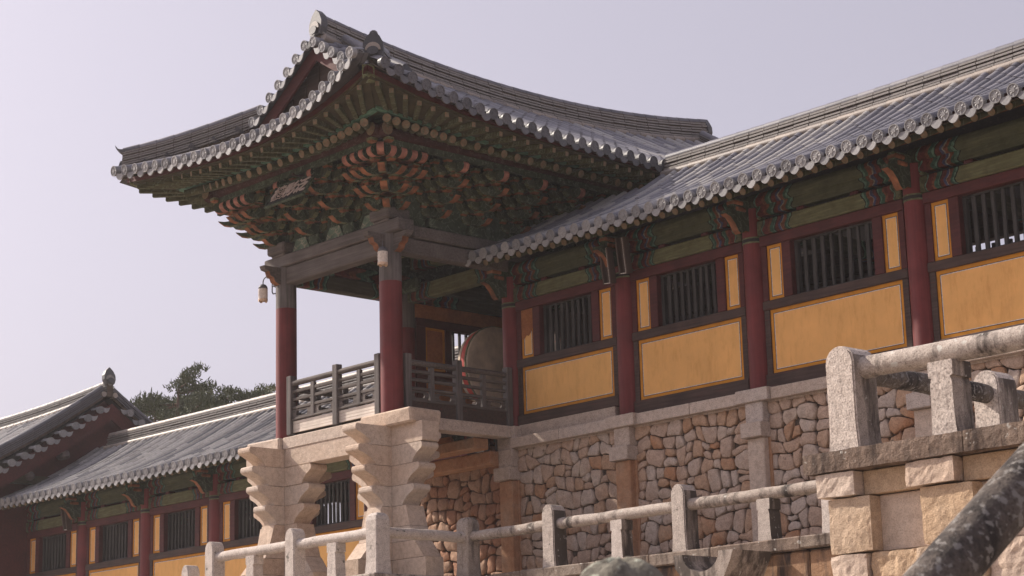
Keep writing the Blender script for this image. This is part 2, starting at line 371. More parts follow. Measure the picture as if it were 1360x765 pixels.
def rough(name, c, d, mat, parent, amp=.02, rnd_=.02):
    """hewn block: rounded box grid pushed about by noise"""
    b = MB(); nx, ny, nz = max(4, int(d[0]/.045)), max(3, int(d[1]/.09)), max(4, int(d[2]/.045))
    off = Vector((random.uniform(0, 50), random.uniform(0, 50), random.uniform(0, 50))); vid = {}; vs = []; h = Vector(d)/2
    def vert(i, j, k):
        if (i, j, k) not in vid:
            p = Vector((-h.x+d[0]*i/nx, -h.y+d[1]*j/ny, -h.z+d[2]*k/nz)); q = p.copy()
            e = [abs(abs(p[a])-h[a]) < 1e-5 for a in range(3)]
            inn = Vector([max(-h[a]+rnd_, min(h[a]-rnd_, p[a])) for a in range(3)]); dv = p-inn
            if sum(e) >= 2 and dv.length > 0: p = inn+dv.normalized()*min(dv.length, rnd_*1.15)
            n1 = mnoise.noise(q*5+off); n2 = mnoise.noise(q*17+off)+.6*mnoise.noise(q*34+off)
            nrm = Vector([(1 if q[a] > 0 else -1) if e[a] else 0 for a in range(3)])
            if nrm.length: p += nrm.normalized()*(n1*amp*.7+n2*amp*.42)
            vid[(i, j, k)] = len(vs); vs.append(p+Vector(c))
        return vid[(i, j, k)]
    fs = []
    for i in range(nx):
        for k in range(nz): fs += [(vert(i, 0, k), vert(i+1, 0, k), vert(i+1, 0, k+1), vert(i, 0, k+1)), (vert(i, ny, k), vert(i, ny, k+1), vert(i+1, ny, k+1), vert(i+1, ny, k))]
    for j in range(ny):
        for k in range(nz): fs += [(vert(0, j, k), vert(0, j, k+1), vert(0, j+1, k+1), vert(0, j+1, k)), (vert(nx, j, k), vert(nx, j+1, k), vert(nx, j+1, k+1), vert(nx, j, k+1))]
    for i in range(nx):
        for j in range(ny): fs += [(vert(i, j, 0), vert(i, j+1, 0), vert(i+1, j+1, 0), vert(i+1, j, 0)), (vert(i, j, nz), vert(i+1, j, nz), vert(i+1, j+1, nz), vert(i, j+1, nz))]
    b.add(vs, fs, 0, False); return part(name, b, mat, parent)
def thing(name, label, cat, loc, group=None):
    o = link(name, None, None, T(*loc)); o.empty_display_size = .3
    o['label'] = label; o['category'] = cat
    if group: o['group'] = group
    return o
def tag(o, label, cat, group=None):
    o['label'] = label; o['category'] = cat
    if group: o['group'] = group
    return o
def frame_m(p, x, y, z):
    m_ = Matrix((x, y, z)).transposed().to_4x4(); m_.translation = p; return m_
def dist_cam(p): return (Vector(p)-CAM).length

# ------------------------------------------------------------------ roof tiles
def cover_tile():
    b = MB(); n = 7; rf, rb, ln = .088, .081, .35; vs = []
    for y, r in ((0, rf), (ln, rb)):
        vs += [(r*math.cos(math.pi*i/n), y, r*math.sin(math.pi*i/n)) for i in range(n+1)]
    b.add(vs, [(i+1, i, i+n+1, i+n+2) for i in range(n)], 0, True)
    lip = [(r*math.cos(math.pi*i/n), 0, r*math.sin(math.pi*i/n)) for r in (rf, rb-.006) for i in range(n+1)]
    b.add(lip, [(i, i+1, i+n+2, i+n+1) for i in range(n)])
    return b
def disc_tile():
    b = MB(); n = 16
    prof = [(.088, .10), (.100, 0), (.084, 0), (.082, .006), (.036, .004), (.032, -.001)]
    vs = []
    for k, (r, y) in enumerate(prof):
        for i in range(n):
            a = 2*math.pi*i/n; yy = y+(.006 if k in (3, 4) and i % 2 else 0)
            vs.append((r*math.cos(a), yy, r*math.sin(a)))
    fs = []
    for k in range(len(prof)-1):
        fs += [(k*n+i, k*n+(i+1) % n, (k+1)*n+(i+1) % n, (k+1)*n+i) for i in range(n)]
    b.add(vs, fs); b.add(vs[-n:], [tuple(range(n))])
    return b
def drip_tile():
    b = MB(); q = 8; top = []; bot = []
    for i in range(q+1):
        s = -1+2*i/q
        top.append((.118*s, -.030*(1-s*s)-.005)); bot.append((.112*s, -.03-.125*(1-s*s)**.7))
    poly = bot+top[::-1]
    fr = lambda a, z, c: (a, c+.02*z, z)
    b.prism(poly, 0, -.022, fr)
    return b
def flip(b):
    b.f = [tuple(reversed(f)) for f in b.f]; return b
COVER, DISC, DRIP = cover_tile(), disc_tile(), drip_tile()
meshcache = {}
def shared(key, mb, mats):
    k = (key, tuple(mats))
    if k not in meshcache: meshcache[k] = mb.data(key, list(mats))
    return meshcache[k]
def row_frame(p0, p1, side):
    y = (p1-p0).normalized(); z = side.cross(y).normalized(); x = y.cross(z); return frame_m(p0, x, y, z)
def slope(roof, S, ts, drange, max_obj, mat='tile', disc='tile_disc', drip=True, step=.30, trough=True, objs=True, ends=True, flipx=False):
    """S(t,d): d = plan distance from eave. Rows of cover tiles at ts, trough tiles between, end discs and drip tiles on the eave"""
    covers = []
    for t in ts:
        d0, d1 = drange(t)
        side = (S(t+.05, d0)-S(t-.05, d0)).normalized()
        d = d0; first = True; rowv = random.random()
        while d < d1-.08:
            a, c = S(t, d), S(t, min(d+step*1.02, d1+.05))
            if (c-a).length > .05: 
                mm = row_frame(a, c, side) @ Matrix.Rotation(random.uniform(-.012, .012), 4, 'X') @ Matrix.Rotation(random.uniform(-.008, .008), 4, 'Z')
                mm.translation += Vector((random.uniform(-.003, .003), random.uniform(-.003, .003), .022+random.uniform(-.002, .003)))
                if d+.35*.9 > d1+.05: mm = mm @ Matrix.Diagonal((1, max(.25, (d1+.05-d)/.34), 1, 1))
                covers.append((dist_cam(a), mm, rowv))
            if first and ends:
                fm = row_frame(a, c, side); fw = -fm.col[1].to_3d()
                y = Vector((fm.col[1].x, fm.col[1].y, 0)).normalized(); y = (y+Vector((0, 0, .12))).normalized()
                z = side.cross(y).normalized(); x = y.cross(z)
                dm = frame_m(a+fw*.085+Vector((0, 0, .030)), x, y, z) @ Matrix.Rotation(random.uniform(-.1, .1), 4, 'Y') @ Matrix.Rotation(random.uniform(-.05, .05), 4, 'Z')
                link('eave_disc', shared('eave_disc', DISC, [disc]), roof, dm)
            first = False; d += step
    if ends and drip:
        for i in range(len(ts)-1):
            t = (ts[i]+ts[i+1])/2; d0, d1 = drange(t)
            a, c = S(t, d0), S(t, d0+.2); side = (S(t+.05, d0)-S(t-.05, d0)).normalized()
            h = (c-a); h.z = 0; y = h.normalized(); z = Vector((0, 0, 1)); x = y.cross(z)
            zz = x.cross(y); x = side; zz = x.cross(y).normalized(); y = zz.cross(x)
            dm = frame_m(a-y*.035+Vector((0, 0, -.015+random.uniform(-.005, .005))), x, y, zz) @ Matrix.Rotation(random.uniform(-.05, .05), 4, 'Z')
            link('drip_tile', shared('drip_tile', DRIP, [disc]), roof, dm)
    covers.sort(key=lambda q: q[0]); rest = MB()
    for k, (_, mm, rv) in enumerate(covers):
        if objs and k < max_obj: link('cover_tile', shared('cover_tile', COVER, [mat]), roof, mm)
        else:
            n0 = len(rest.f); rest.addmesh(COVER, mm); v = .75*rv+.25*random.random(); q_ = 0 if v < .36 else (1 if v < .68 else 2)  # row tints paint in the light and dark alternation of the rows
            for i in range(n0, len(rest.f)): rest.mi[i] = q_
    if rest.v:
        o = part('cover_tile_field', rest, [mat, 'tile_sheen_row', 'tile_end_dark' if mat == 'tile_old' else mat], roof); o['kind'] = 'stuff'
    if trough:
        tb = MB(); q = 4
        for i in range(len(ts)-1):
            ta, tc = ts[i], ts[i+1]; a0, a1 = drange(ta); c0, c1 = drange(tc); d1 = max(a1, c1)
            d = min(a0, c0)
            while d < d1-.05:
                dn = min(d+step*.66, d1); vs = []
                for dd, lift in ((d, .010), (dn, 0.0)):
                    for j in range(q+1):
                        s = j/q; t = ta+(tc-ta)*s
                        p = S(t, dd); p.z += lift-.075*(1-(2*s-1)**2)+.012; vs.append(p)
                fr = []
                for j in range(q+1):
                    p = vs[j].copy(); p.z -= .03; fr.append(p)
                f1 = [(j, j+1, j+q+2, j+q+1) for j in range(q)]
                tb.add(vs, f1, 0, True); tb.add(vs[:q+1]+fr, [(j+1, j, j+q+1, j+q+2) for j in range(q)])
                d = dn
        o = part('trough_tile_field', tb, {'tile_old': 'tile_dark', 'tile': 'tile_end_dark'}.get(mat, mat), roof); o['kind'] = 'stuff'  # darker than the cover tiles: shade between rows put into the colour
def bed(S, t0, t1, drange, nt=24, nd=8, drop=.07):
    drop += .03
    b = MB(); g = []
    for i in range(nt+1):
        t = t0+(t1-t0)*i/nt; a, c = drange(t)
        for j in range(nd+1):
            p = S(t, a+(c-a)*j/nd); p.z -= drop; g.append(p)
    b.add(g, [(i*(nd+1)+j, (i+1)*(nd+1)+j, (i+1)*(nd+1)+j+1, i*(nd+1)+j+1) for i in range(nt) for j in range(nd)])
    return b
def sweep(b, pts, prof, mi=0, sm=False, close=True):
    """prof (a,z) swept along pts (vertical stays vertical)"""
    n = len(prof); vs = []
    for i, p in enumerate(pts):
        d = (pts[min(i+1, len(pts)-1)]-pts[max(i-1, 0)]); d.z = 0; d.normalize(); s = Vector((d.y, -d.x, 0))
        vs += [p+s*a+Vector((0, 0, z)) for a, z in prof]
    fs = []
    for i in range(len(pts)-1):
        for k in range(n if close else n-1):
            fs.append((i*n+k, i*n+(k+1) % n, (i+1)*n+(k+1) % n, (i+1)*n+k))
    b.add(vs, fs, mi, sm)
    if close: b.add(vs[:n], [tuple(range(n-1, -1, -1))], mi); b.add(vs[-n:], [tuple(range(n))], mi)
def resample(pts, step):
    out = [pts[0].copy()]; acc = 0
    for a, c in zip(pts[:-1], pts[1:]):
        l = (c-a).length; k = step-acc
        while k <= l: out.append(a.lerp(c, k/l)); k += step
        acc = (acc+l) % step if l else acc
        acc = l-(k-step)
    return out
def ridge(roof, pts, layers=6, hw=.13, lh=.055, caps='tile', rolls='tile_pale', seg=.34, roll=True, cap_r=.085, body='ridge_body', skirt=.02):
    """ridge laid of flat tile courses with round cap tiles on top and rolled tiles at its foot"""
    fine = resample(pts, seg)
    if (fine[-1]-pts[-1]).length > .1: fine.append(pts[-1].copy())
    b = MB(); z = .06
    for k in range(layers):
        wob = hw*(1-.05*k)+(.018 if k % 2 else 0)
        off = random.uniform(0, seg)
        for i in range(len(fine)-1):
            a, c = fine[i], fine[i+1]
            g = (c-a).normalized()*.006; j = random.uniform(-.006, .006)
            sweep(b, [a+g+Vector((0, 0, z+j*.4)), c-g+Vector((0, 0, z+j*.4))], [(-wob+j, 0), (wob+j, 0), (wob+j, lh*.55), (-wob+j, lh*.55)])
        z += lh
    o = part('ridge', b, body, roof)
    b = MB(); sweep(b, fine, [(-hw*.62, -skirt), (hw*.62, -skirt), (hw*.62, z-.01), (-hw*.62, z-.01)]); part('ridge_core', b, 'mortar', o if False else roof)
    n = 8
    def seglist(name, off, zz, r, mat):
        for i in range(len(fine)-1):
            a, c = fine[i]+Vector((0, 0, zz)), fine[i+1]+Vector((0, 0, zz))
            d = (c-a); dd = Vector((d.x, d.y, 0)).normalized(); s = Vector((dd.y, -dd.x, 0))
            q = MB(); q.cyl(a+s*off, c+s*off-d*.02, r, r*.93, 10)
            part(name, q, mat, roof)
    seglist('ridge_cap_tile', 0, z, cap_r, caps)
    if roll:
        for sgn in (-1, 1): seglist('ridge_roll_tile', sgn*(hw+.03), .03, .075, rolls)
    return z
def finial(roof, p, d, s=1.0, mat='tile_dark', pale='tile_pale'):
    """arched end tile with pointed top standing at a ridge end, facing d"""
    d = Vector(d).normalized(); x = d.cross(Vector((0, 0, 1))).normalized(); z = x.cross(d)
    poly = [(-.15, 0), (.15, 0), (.2, .14), (.195, .28), (.12, .43), (0, .54), (-.12, .43), (-.195, .28), (-.2, .14)]
    b = MB(); P = Vector(p)
    fr = lambda a, h, c: P+x*(a*s)+z*(h*s)+d*(c*s)
    b.prism(poly, -.16, 0, fr)
    o = part('ridge_end_tile', b, mat, roof)
    b = MB(); b.prism([(.15*math.cos(q), .12+.16*math.sin(q)) for q in [math.pi*i/10 for i in range(11)]], .003, .03, fr)
    part('ridge_end_plaster', b, pale, roof)
    b = MB(); b.prism([(.11*math.cos(q), .09+.09*math.sin(q)) for q in [2*math.pi*i/14 for i in range(14)]], .032, .06, fr); part('ridge_end_disc', b, mat, roof)

# ------------------------------------------------------------------ gallery (long single-storey hall)
def painted_panel(parent, x0, x1, z0, z1, y, dark=False, patch=False):
    b = MB(); b.box(((x0+x1)/2, y+.03, (z0+z1)/2), (x1-x0, .06, z1-z0)); p = part('wall_panel', b, 'yellow', parent)
    def rim(name, o0, o1, mat, pr):
        q = MB()
        a0, a1, c0, c1 = x0+o0, x1-o0, z0+o0, z1-o0; w_ = o1-o0
        for (u0, u1, v0, v1) in ((a0, a1, c0, c0+w_), (a0, a1, c1-w_, c1), (a0, a0+w_, c0+w_, c1-w_), (a1-w_, a1, c0+w_, c1-w_)):
            q.box(((u0+u1)/2, y-pr/2+.001, (v0+v1)/2), (u1-u0, pr+.002, v1-v0))
        part(name, q, mat, p)
    k = .055 if x1-x0 > 1 else .05
    rim('panel_border', 0, k, 'ochre', .004); rim('panel_dark_line', k+.002, k+.010, 'line_dark', .003); rim('panel_white_line', k+.012, k+.022, 'line', .003)
    if patch:
        q = MB(); m_ = x0+.0; poly = []
        base = [(x0-.002, z0+.36), (x0+.06, z0+.36), (x0+.12, z0+.42), (x0+.18, z0+.40), (x0+.25, z0+.47), (x1-.02, z0+.55), (x1, z0+.58), (x1, z1), (x0, z1)]
        q.prism(base, y-.012, y+.01, lambda a, h, c: (a, c, h)); flip(q); part('bare_clay_patch', q, 'bare', p)
    return p
def gallery(name, label, group, O, cols, xl, xr, ridge_l, big=True, sills=None, back_open=(), dlimit=None, max_obj=0, oldroof=False, wall_from=None):
    ox, oy, oz = O
    g = thing(name, label, 'building', (cols[0], oy, oz+7.0), group)
    X0, X1 = min(cols), max(cols)
    ca = sorted(cols)
    for x in ca:
        c = MB(); c.cyl((x, oy, oz+6.95), (x, oy, oz+10.0), .195, .185, 18); cc = part('column', c, 'red', g)
        q = MB(); q.cyl((x, oy, oz+9.43), (x, oy, oz+9.53), .193, .193, 18); part('painted_band', q, 'bracket_tip', cc)
        q = MB(); q.cyl((x, oy, oz+9.455), (x, oy, oz+9.505), .196, .196, 18, cap0=False, cap1=False); part('band_motif', q, 'black_board', cc)
        # wing-shaped bracket below the purlin
        prof = [(-.05, 10.12), (-.05, 9.62), (.16, 9.62), (.20, 9.60), (.28, 9.56), (.34, 9.60), (.40, 9.70), (.50, 9.80), (.62, 9.84), (.60, 9.90), (.46, 9.93), (.42, 10.0), (.44, 10.12)]
        q = MB(); q.prism(prof, -.06, .06, lambda a, h, c_: (x+c_, oy-a-.1, oz+h), mi_fn=lambda p, r: 1 if (r[1] >= p[1]-.05 and p[0] < r[0] and p[1] < 9.86) else 0)
        part('column_bracket', flip(q), ['bracket', 'orange'], g)
        for k_, zz in enumerate((9.93, 10.03)):
            q = MB(); q.cbox((x, oy-.36-.06*k_, oz+zz+.03), (.18, .24, .07), .02); part('bracket_nose', q, 'orange', g)
        q = MB(); q.cbox((x, oy-.01, oz+9.86), (.46, .16, .12), .02); part('bearing_block', q, 'bracket_tip', g)
    for i in range(len(ca)-1):
        a, c = ca[i], ca[i+1]; s0 = (sills[i] if sills else (7.03, 7.28)); mid = (a+c)/2; w_ = c-a-.36
        bpart('sill_beam', (mid, oy, oz+(s0[0]+s0[1])/2), (w_, .22, s0[1]-s0[0]), 'brown', g)
        bpart('middle_rail', (mid, oy, oz+8.378), (w_, .20, .15), 'brown', g)
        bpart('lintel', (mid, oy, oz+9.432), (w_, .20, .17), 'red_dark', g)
        bpart('painted_beam', (mid, oy-.015, oz+9.647), (c-a-.34, .24, .25), 'beam_green', g, .02)
        for sgn, xx in ((1, a+.19), (-1, c-.19)):
            bpart('wall_stud', (xx+sgn*.055, oy, oz+(s0[1]+8.303)/2), (.11, .16, 8.303-s0[1]), 'brown', g, .006)
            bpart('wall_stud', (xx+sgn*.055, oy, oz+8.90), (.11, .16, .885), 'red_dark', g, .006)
        painted_panel(g, a+.30, c-.30, oz+s0[1]+.0, oz+8.303, oy-.05)
        painted_panel(g, a+.30, a+.62, oz+8.456, oz+9.345, oy-.05, patch=(big and i == 0))
        painted_panel(g, c-.60, c-.28, oz+8.456, oz+9.345, oy-.05)
        for x0, x1 in ((a+.62, a+.80), (c-.78, c-.60)):
            bpart('window_jamb', ((x0+x1)/2, oy, oz+8.90), (x1-x0, .18, .885), 'red_dark', g, .008)
        wl, wr = a+.80, c-.78
        q = MB(); q.box(((wl+wr)/2, oy+.06, oz+8.475), (wr-wl, .08, .035)); q.box(((wl+wr)/2, oy+.06, oz+9.33), (wr-wl, .08, .03)); q.box((wl+.03, oy+.06, oz+8.90), (.06, .08, .82)); q.box((wr-.03, oy+.06, oz+8.9), (.06, .08, .82))
        win = part('window', q, 'slat', g); ns = 8
        for k in range(ns):
            xx = wl+.06+(wr-wl-.12)*(k+.75)/(ns+.5)
            q = MB(); q.cbox((0, 0, 0), (.062+random.uniform(-.008, .008), .05, .83), .005)
            mm = T(xx, oy+.055, oz+8.9) @ Matrix.Rotation(random.uniform(-.02, .02), 4, 'Y') @ Matrix.Rotation(random.uniform(-.25, .25), 4, 'Z')
            link('slat', q.data('slat', ['slat']), win, mm)
        for k in range(1, 3):
            xx = a+(c-a)*k/3
            bpart('bearing_block', (xx, oy-.02, oz+9.80), (.16, .20, .075), 'red_dark', g, .02)
        bpart('purlin_board', (mid, oy-.03, oz+9.93), (c-a-.02, .14, .18), 'purlin_green', g, .01)
        q = MB(); q.cyl((a+.005, oy-.02, oz+10.12), (c-.005, oy-.02, oz+10.12), .135, .135, 14); part('purlin', q, 'purlin_green', g)
        # back side of the hall
        bpart('back_beam', (mid, oy+3.8, oz+9.93+(0 if i not in back_open else .05)), (c-a-.3, .2, .55), 'brown', g)
        if i not in back_open:
            bpart('back_wall', (mid, oy+3.84, oz+8.32), (c-a-.3, .1, 2.66), 'brown', g, .005)
        else:
            bpart('back_wall', (mid, oy+3.84, oz+8.1), (c-a-.3, .1, 2.2), 'brown', g, .005)
            for k in range(9):
                bpart('back_slat', (a+.3+(c-a-.6)*k/8, oy+3.84, oz+9.43), (.07, .05, .45), 'slat', g, .005)
    for x in ca:
        q = MB(); q.cyl((x, oy+3.8, oz+6.95), (x, oy+3.8, oz+10.1), .19, .18, 12); part('back_column', q, 'red', g)
        bpart('cross_beam', (x, oy+1.9, oz+9.75), (.22, 3.5, .3), 'beam_dark', g)
    bpart('floor', ((X0+X1)/2, oy+1.95, oz+6.9), (X1-X0+.2, 4.4, .2), 'granite', g)
    # eaves
    D = 3.0; H = 1.63; xm = (xl+xr)/2 if not big else 5.2
    def zc(x): return (.0032 if big else .0006)*(x-xm)**2
    def S(x, d):
        u = max(0, d/D); return Vector((x, oy-1.1+d, oz+10.13+zc(x)*(1-min(1, u)*.4)+H*(.72*u+.28*u*u)))
    n = 0; x = xl+.1
    rm = MB(); rm.cyl((0, .0, 0), (0, 1.35, .62), .062, .066, 10, mic=1); rdat = rm.data('rafter', ['rafter', 'rafter_end'])
    while x < xr:
        link('rafter', rdat, g, T(x, oy-.86, oz+10.055+zc(x))); x += .29
    def strip(name, y, z, d, mat, nseg=16):
        b = MB(); pts = [Vector((xl+(xr-xl)*k/nseg, oy+y, oz+z+zc(xl+(xr-xl)*k/nseg))) for k in range(nseg+1)]
        sweep(b, pts, [(-d[0]/2, -d[1]/2), (d[0]/2, -d[1]/2), (d[0]/2, d[1]/2), (-d[0]/2, d[1]/2)]); return part(name, b, mat, g)
    strip('eave_batten', -.92, 10.115, (.12, .035), 'soffit'); strip('eave_fascia', -.99, 10.14, (.05, .13), 'red_dark'); strip('soffit_edge', -.30, 10.235, (.04, .03), 'orange')
    # soffit boards above the rafters
    b = MB(); k = 20; vs = []
    for i in range(k+1):
        xx = xl+(xr-xl)*i/k
        vs += [Vector((xx, oy-1.0, oz+10.10+zc(xx))), Vector((xx, oy+.5, oz+10.79+zc(xx)))]
    b.add(vs, [(2*i, 2*i+1, 2*i+3, 2*i+2) for i in range(k)]); part('soffit', b, 'soffit', g)
    dl = dlimit or (lambda x: (0, D))
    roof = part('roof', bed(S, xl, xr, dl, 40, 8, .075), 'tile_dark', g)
    ts = []; x = xl+.1
    while x < xr: ts.append(x); x += .29
    slope(roof, S, ts, dl, max_obj, 'tile_old' if oldroof else 'tile', 'tile_disc', step=.30)
    # far slope, unseen: one bed
    def S2(x, d):
        p = S(x, d); p.y = 2*(oy+1.9)-p.y; return p
    part('back_slope', bed(S2, xl, xr, dl, 10, 6, .02), 'tile_dark', roof)
    pts = [Vector((ridge_l+(xr-ridge_l)*k/30, oy+1.9, S(ridge_l+(xr-ridge_l)*k/30, D).z-.06)) for k in range(31)]
    ridge(roof, pts, 5, .13, .062, 'tile_pale' if oldroof else 'tile', 'tile_pale')
    return g, S, roof

# ------------------------------------------------------------------ setting
def sheet(name, pts, z, mat):
    b = MB(); b.add([(x, y, z) for x, y in pts], [tuple(range(len(pts)))]); o = part(name, b, mat, None); o['kind'] = 'structure'; return o
sheet('ground', [(-900, -700), (900, -700), (900, 1100), (-900, 1100)], 0, 'earth')
def solid(name, x0, x1, y0, y1, z0, z1, mat):
    b = MB(); b.box(((x0+x1)/2, (y0+y1)/2, (z0+z1)/2), (x1-x0, y1-y0, z1-z0)); o = part(name, b, mat, None); o['kind'] = 'structure'; return o
solid('lower_terrace', -45, 1.58, -4.42, 22, .02, 4.19, 'paving')
solid('lower_terrace', 1.583, 13.7, -2.50, 22, .02, 4.19, 'paving')
solid('upper_terrace', -3.15, 22, -.05, 20, 4.0, 6.80, 'paving')
solid('stair_platform', 13.98, 26, -8.32, -.5, .02, 4.17, 'paving')

# ------------------------------------------------------------------ the pavilion
XC, YC, HW, HL, DD = -1.525, 2.0, 3.70, 7.0, 3.70
YG = -3.10
pav = thing('temple_pavilion', 'two-level open pavilion with upswept hip-and-gable tiled roof, standing on two notched stone pillars', 'pavilion', (XC, -2.82, 7.0))
def er(t, left=False): return (.34 if left else .55)*abs(t)**3.1          # eave lift along the long sides
def erf(t): return .34*abs(t)**1.4 if t < 0 else .58*t**2.7                # and along the front
def prof(u): return 1.93*(.88*u+.12*u*u)
def rr(y): return .42*(abs(y-YC)/5.1)**2
def side_z(y, d):
    u = d/DD; t = (y-YC)/HL
    return 11.97+prof(u)+er(t)*max(0, 1-u)**1.3+rr(y)*u
def SR(y, d): return Vector((XC+HW+.14*abs((y-YC)/HL)**3*max(0, 1-d/DD)-d, y, side_z(y, d)))
def SL(y, d):
    u = d/DD; t = (y-YC)/HL
    return Vector((XC-HW-.14*abs(t)**3*max(0, 1-u)+d, y, side_z(y, d)-(.21*abs(t)**3.1*max(0, 1-u)**1.3 if y < YC else 0)))
def SF(x, d):
    t = (x-XC)/HW; u = d/DD
    return Vector((x, YC-HL-.05-.22*abs(t)**3*max(0, 1-u)+d, 11.97+prof(u)+erf(t)*max(0, 1-u)**1.3))
def drs(y):
    if y < YG: return (0, max(.12, y-(YC-HL)))
    if y > 2*YC-YG: return (0, max(.12, (YC+HL)-y))
    return (0, DD-.1)
def drf(x): return (0, max(.12, min(1.95, HW-abs(x-XC))))
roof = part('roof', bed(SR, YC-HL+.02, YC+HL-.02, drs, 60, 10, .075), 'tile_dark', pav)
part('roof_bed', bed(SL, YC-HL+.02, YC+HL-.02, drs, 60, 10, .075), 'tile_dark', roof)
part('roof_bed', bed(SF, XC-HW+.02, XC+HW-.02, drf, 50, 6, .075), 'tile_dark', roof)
ysr = [YC-HL+.22+.30*i for i in range(46)]
slope(roof, SR, [y for y in ysr if y < 2.4], drs, 250, 'tile', 'tile_end_dark')  # discs darker than on the front: shade of this side put into their colour
slope(roof, SR, [y for y in ysr if y > 2.0], drs, 0, 'tile', 'tile_end_dark', ends=False)
slope(roof, SL, [y for y in ysr if y < 8.9][::-1], drs, 0, 'tile', 'tile_disc', ends=False)
for y in [y for y in ysr if y < 1]:
    pass
xsf = [XC-HW+.2+.30*i for i in range(25)]
slope(roof, SF, xsf, drf, 40, 'tile', 'tile_disc')
# main ridge, descending ridges, hip ridges
rp = [Vector((XC, y, SR(y, DD-.02).z-.05)) for y in [YG-.12+(2*(YC-YG)+.24)*k/40 for k in range(41)]]
zr = ridge(roof, rp, 7, .15, .060, 'tile', 'tile_pale', cap_r=.09)
finial(roof, rp[0]+Vector((0, -.06, .12)), (0, -1, .05), .92)
finial(roof, rp[-1]+Vector((0, .02, .12)), (0, 1, .05), .80)
for S_, sg in ((SR, 1), (SL, -1)):
    pts = [S_(YG+.32, DD-.25-(DD-.25-1.75)*k/10) for k in range(11)]
    ridge(roof, pts, 4, .10, .05, 'tile', 'tile_pale', roll=(sg > 0), cap_r=.08)
    finial(roof, pts[-1]+Vector((sg*.08, 0, .0)), (sg, -.12, .2), .62)
    hp = []
    for k in range(13):
        q = k/12; d = 1.85*(1-q)+(.22 if sg > 0 else .06)*q
        p = S_(YC-HL+d, d); p.z += .05+.10*q**3; hp.append(p)
    ridge(roof, [p-Vector((0, 0, .10)) for p in hp], 7, .12, .05, 'tile', 'tile', roll=False, cap_r=.08, skirt=.15)
    e_ = hp[-1]+Vector((0, 0, .30)); o_ = Vector((sg, -1, 0)).normalized(); x_ = Vector((o_.y, -o_.x, 0)); b = MB()
    b.prism([(-.3, -.02), (.05, -.02), (.10, .02), (.13, .07), (.14, .12), (.10, .06), (.05, .04), (-.3, .03)], -.09, .09, lambda a, h, c: e_+o_*a+x_*c+Vector((0, 0, h)))
    if sg < 0: part('ridge_tip_tile', b, 'tile_dark', roof)
    finial(roof, hp[-1]+Vector((sg*.06, -.06, -.10)), (sg, -1, .2), .85 if sg > 0 else .45)
    pts = [S_(2*YC-YG-.32, DD-.25-(DD-.25-1.75)*k/10) for k in range(11)]
    ridge(roof, pts, 4, .10, .05, 'tile', 'tile_pale', roll=False, cap_r=.08)
    # rake tiles along the gable
    d = 1.95
    while d < DD-.05:
        p = S_(YG, d); q = MB()
        p0 = Vector((p.x, YG-.30, p.z-.03)); mm = frame_m(p0, Vector((1, 0, 0)), Vector((0, 1, .10)).normalized(), Vector((0, -.10, 1)).normalized())
        for k in range(2):
            link('rake_tile', shared('cover_tile', COVER, ['tile']), roof, mm @ T(0, .3*k, .012*k))
        link('rake_disc', shared('eave_disc', DISC, ['tile_disc']), roof, mm @ T(0, -.03, 0) @ Matrix.Rotation(.18*sg, 4, 'Y'))
        dm = frame_m(S_(YG, d+.13)+Vector((0, -.30, -.06)), (S_(YG, d+.2)-S_(YG, d)).normalized()*sg*-1 if False else Vector((1, 0, 0)), Vector((0, 1, 0)), Vector((0, 0, 1)))
        link('rake_drip', shared('drip_tile', DRIP, ['tile_disc']), roof, dm)
        d += .27
    part('rake_bed', bed(lambda a, q, S_=S_: Vector((S_(YG, a).x, YG-.28+q, S_(YG, a).z)), 1.8, DD, lambda a: (0, .6), 12, 2, .05), 'tile_dark', roof)
    b = MB(); bp_ = [S_(YG, 1.8+(DD-1.8)*k/10)+Vector((0, -.17, -.10)) for k in range(11)]
    vs = []
    for p in bp_: vs += [p, p+Vector((0, .05, 0)), p+Vector((0, .05, -.30)), p+Vector((0, 0, -.30))]
    b.add(vs, [(i*4+a, i*4+(a+1) % 4, i*4+4+(a+1) % 4, i*4+4+a) for i in range(10) for a in range(4)]); part('barge_board', b, 'red_dark', roof)
gw = MB(); ls = [SL(YG, 1.9+(DD-1.9)*k/8) for k in range(9)]; rs = [SR(YG, 1.9+(DD-1.9)*k/8) for k in range(9)]
poly = [Vector((p.x, YG+.1, p.z-.1)) for p in ls]+[Vector((p.x, YG+.1, p.z-.1)) for p in rs[::-1][1:]]
n_ = len(poly); gw.add([*poly, *[p+Vector((0, .1, 0)) for p in poly]], [tuple(range(n_)), tuple(range(2*n_-1, n_-1, -1))]); part('gable_wall', gw, 'brown', roof)
for k in range(9):
    x = XC-1.6+.4*k; h = 13.0+1.25*(1-abs(x-XC)/1.95)
    bpart('gable_board', (x, YG+.08, (12.75+h)/2), (.37, .03, h-12.75), 'brown', roof, .006)

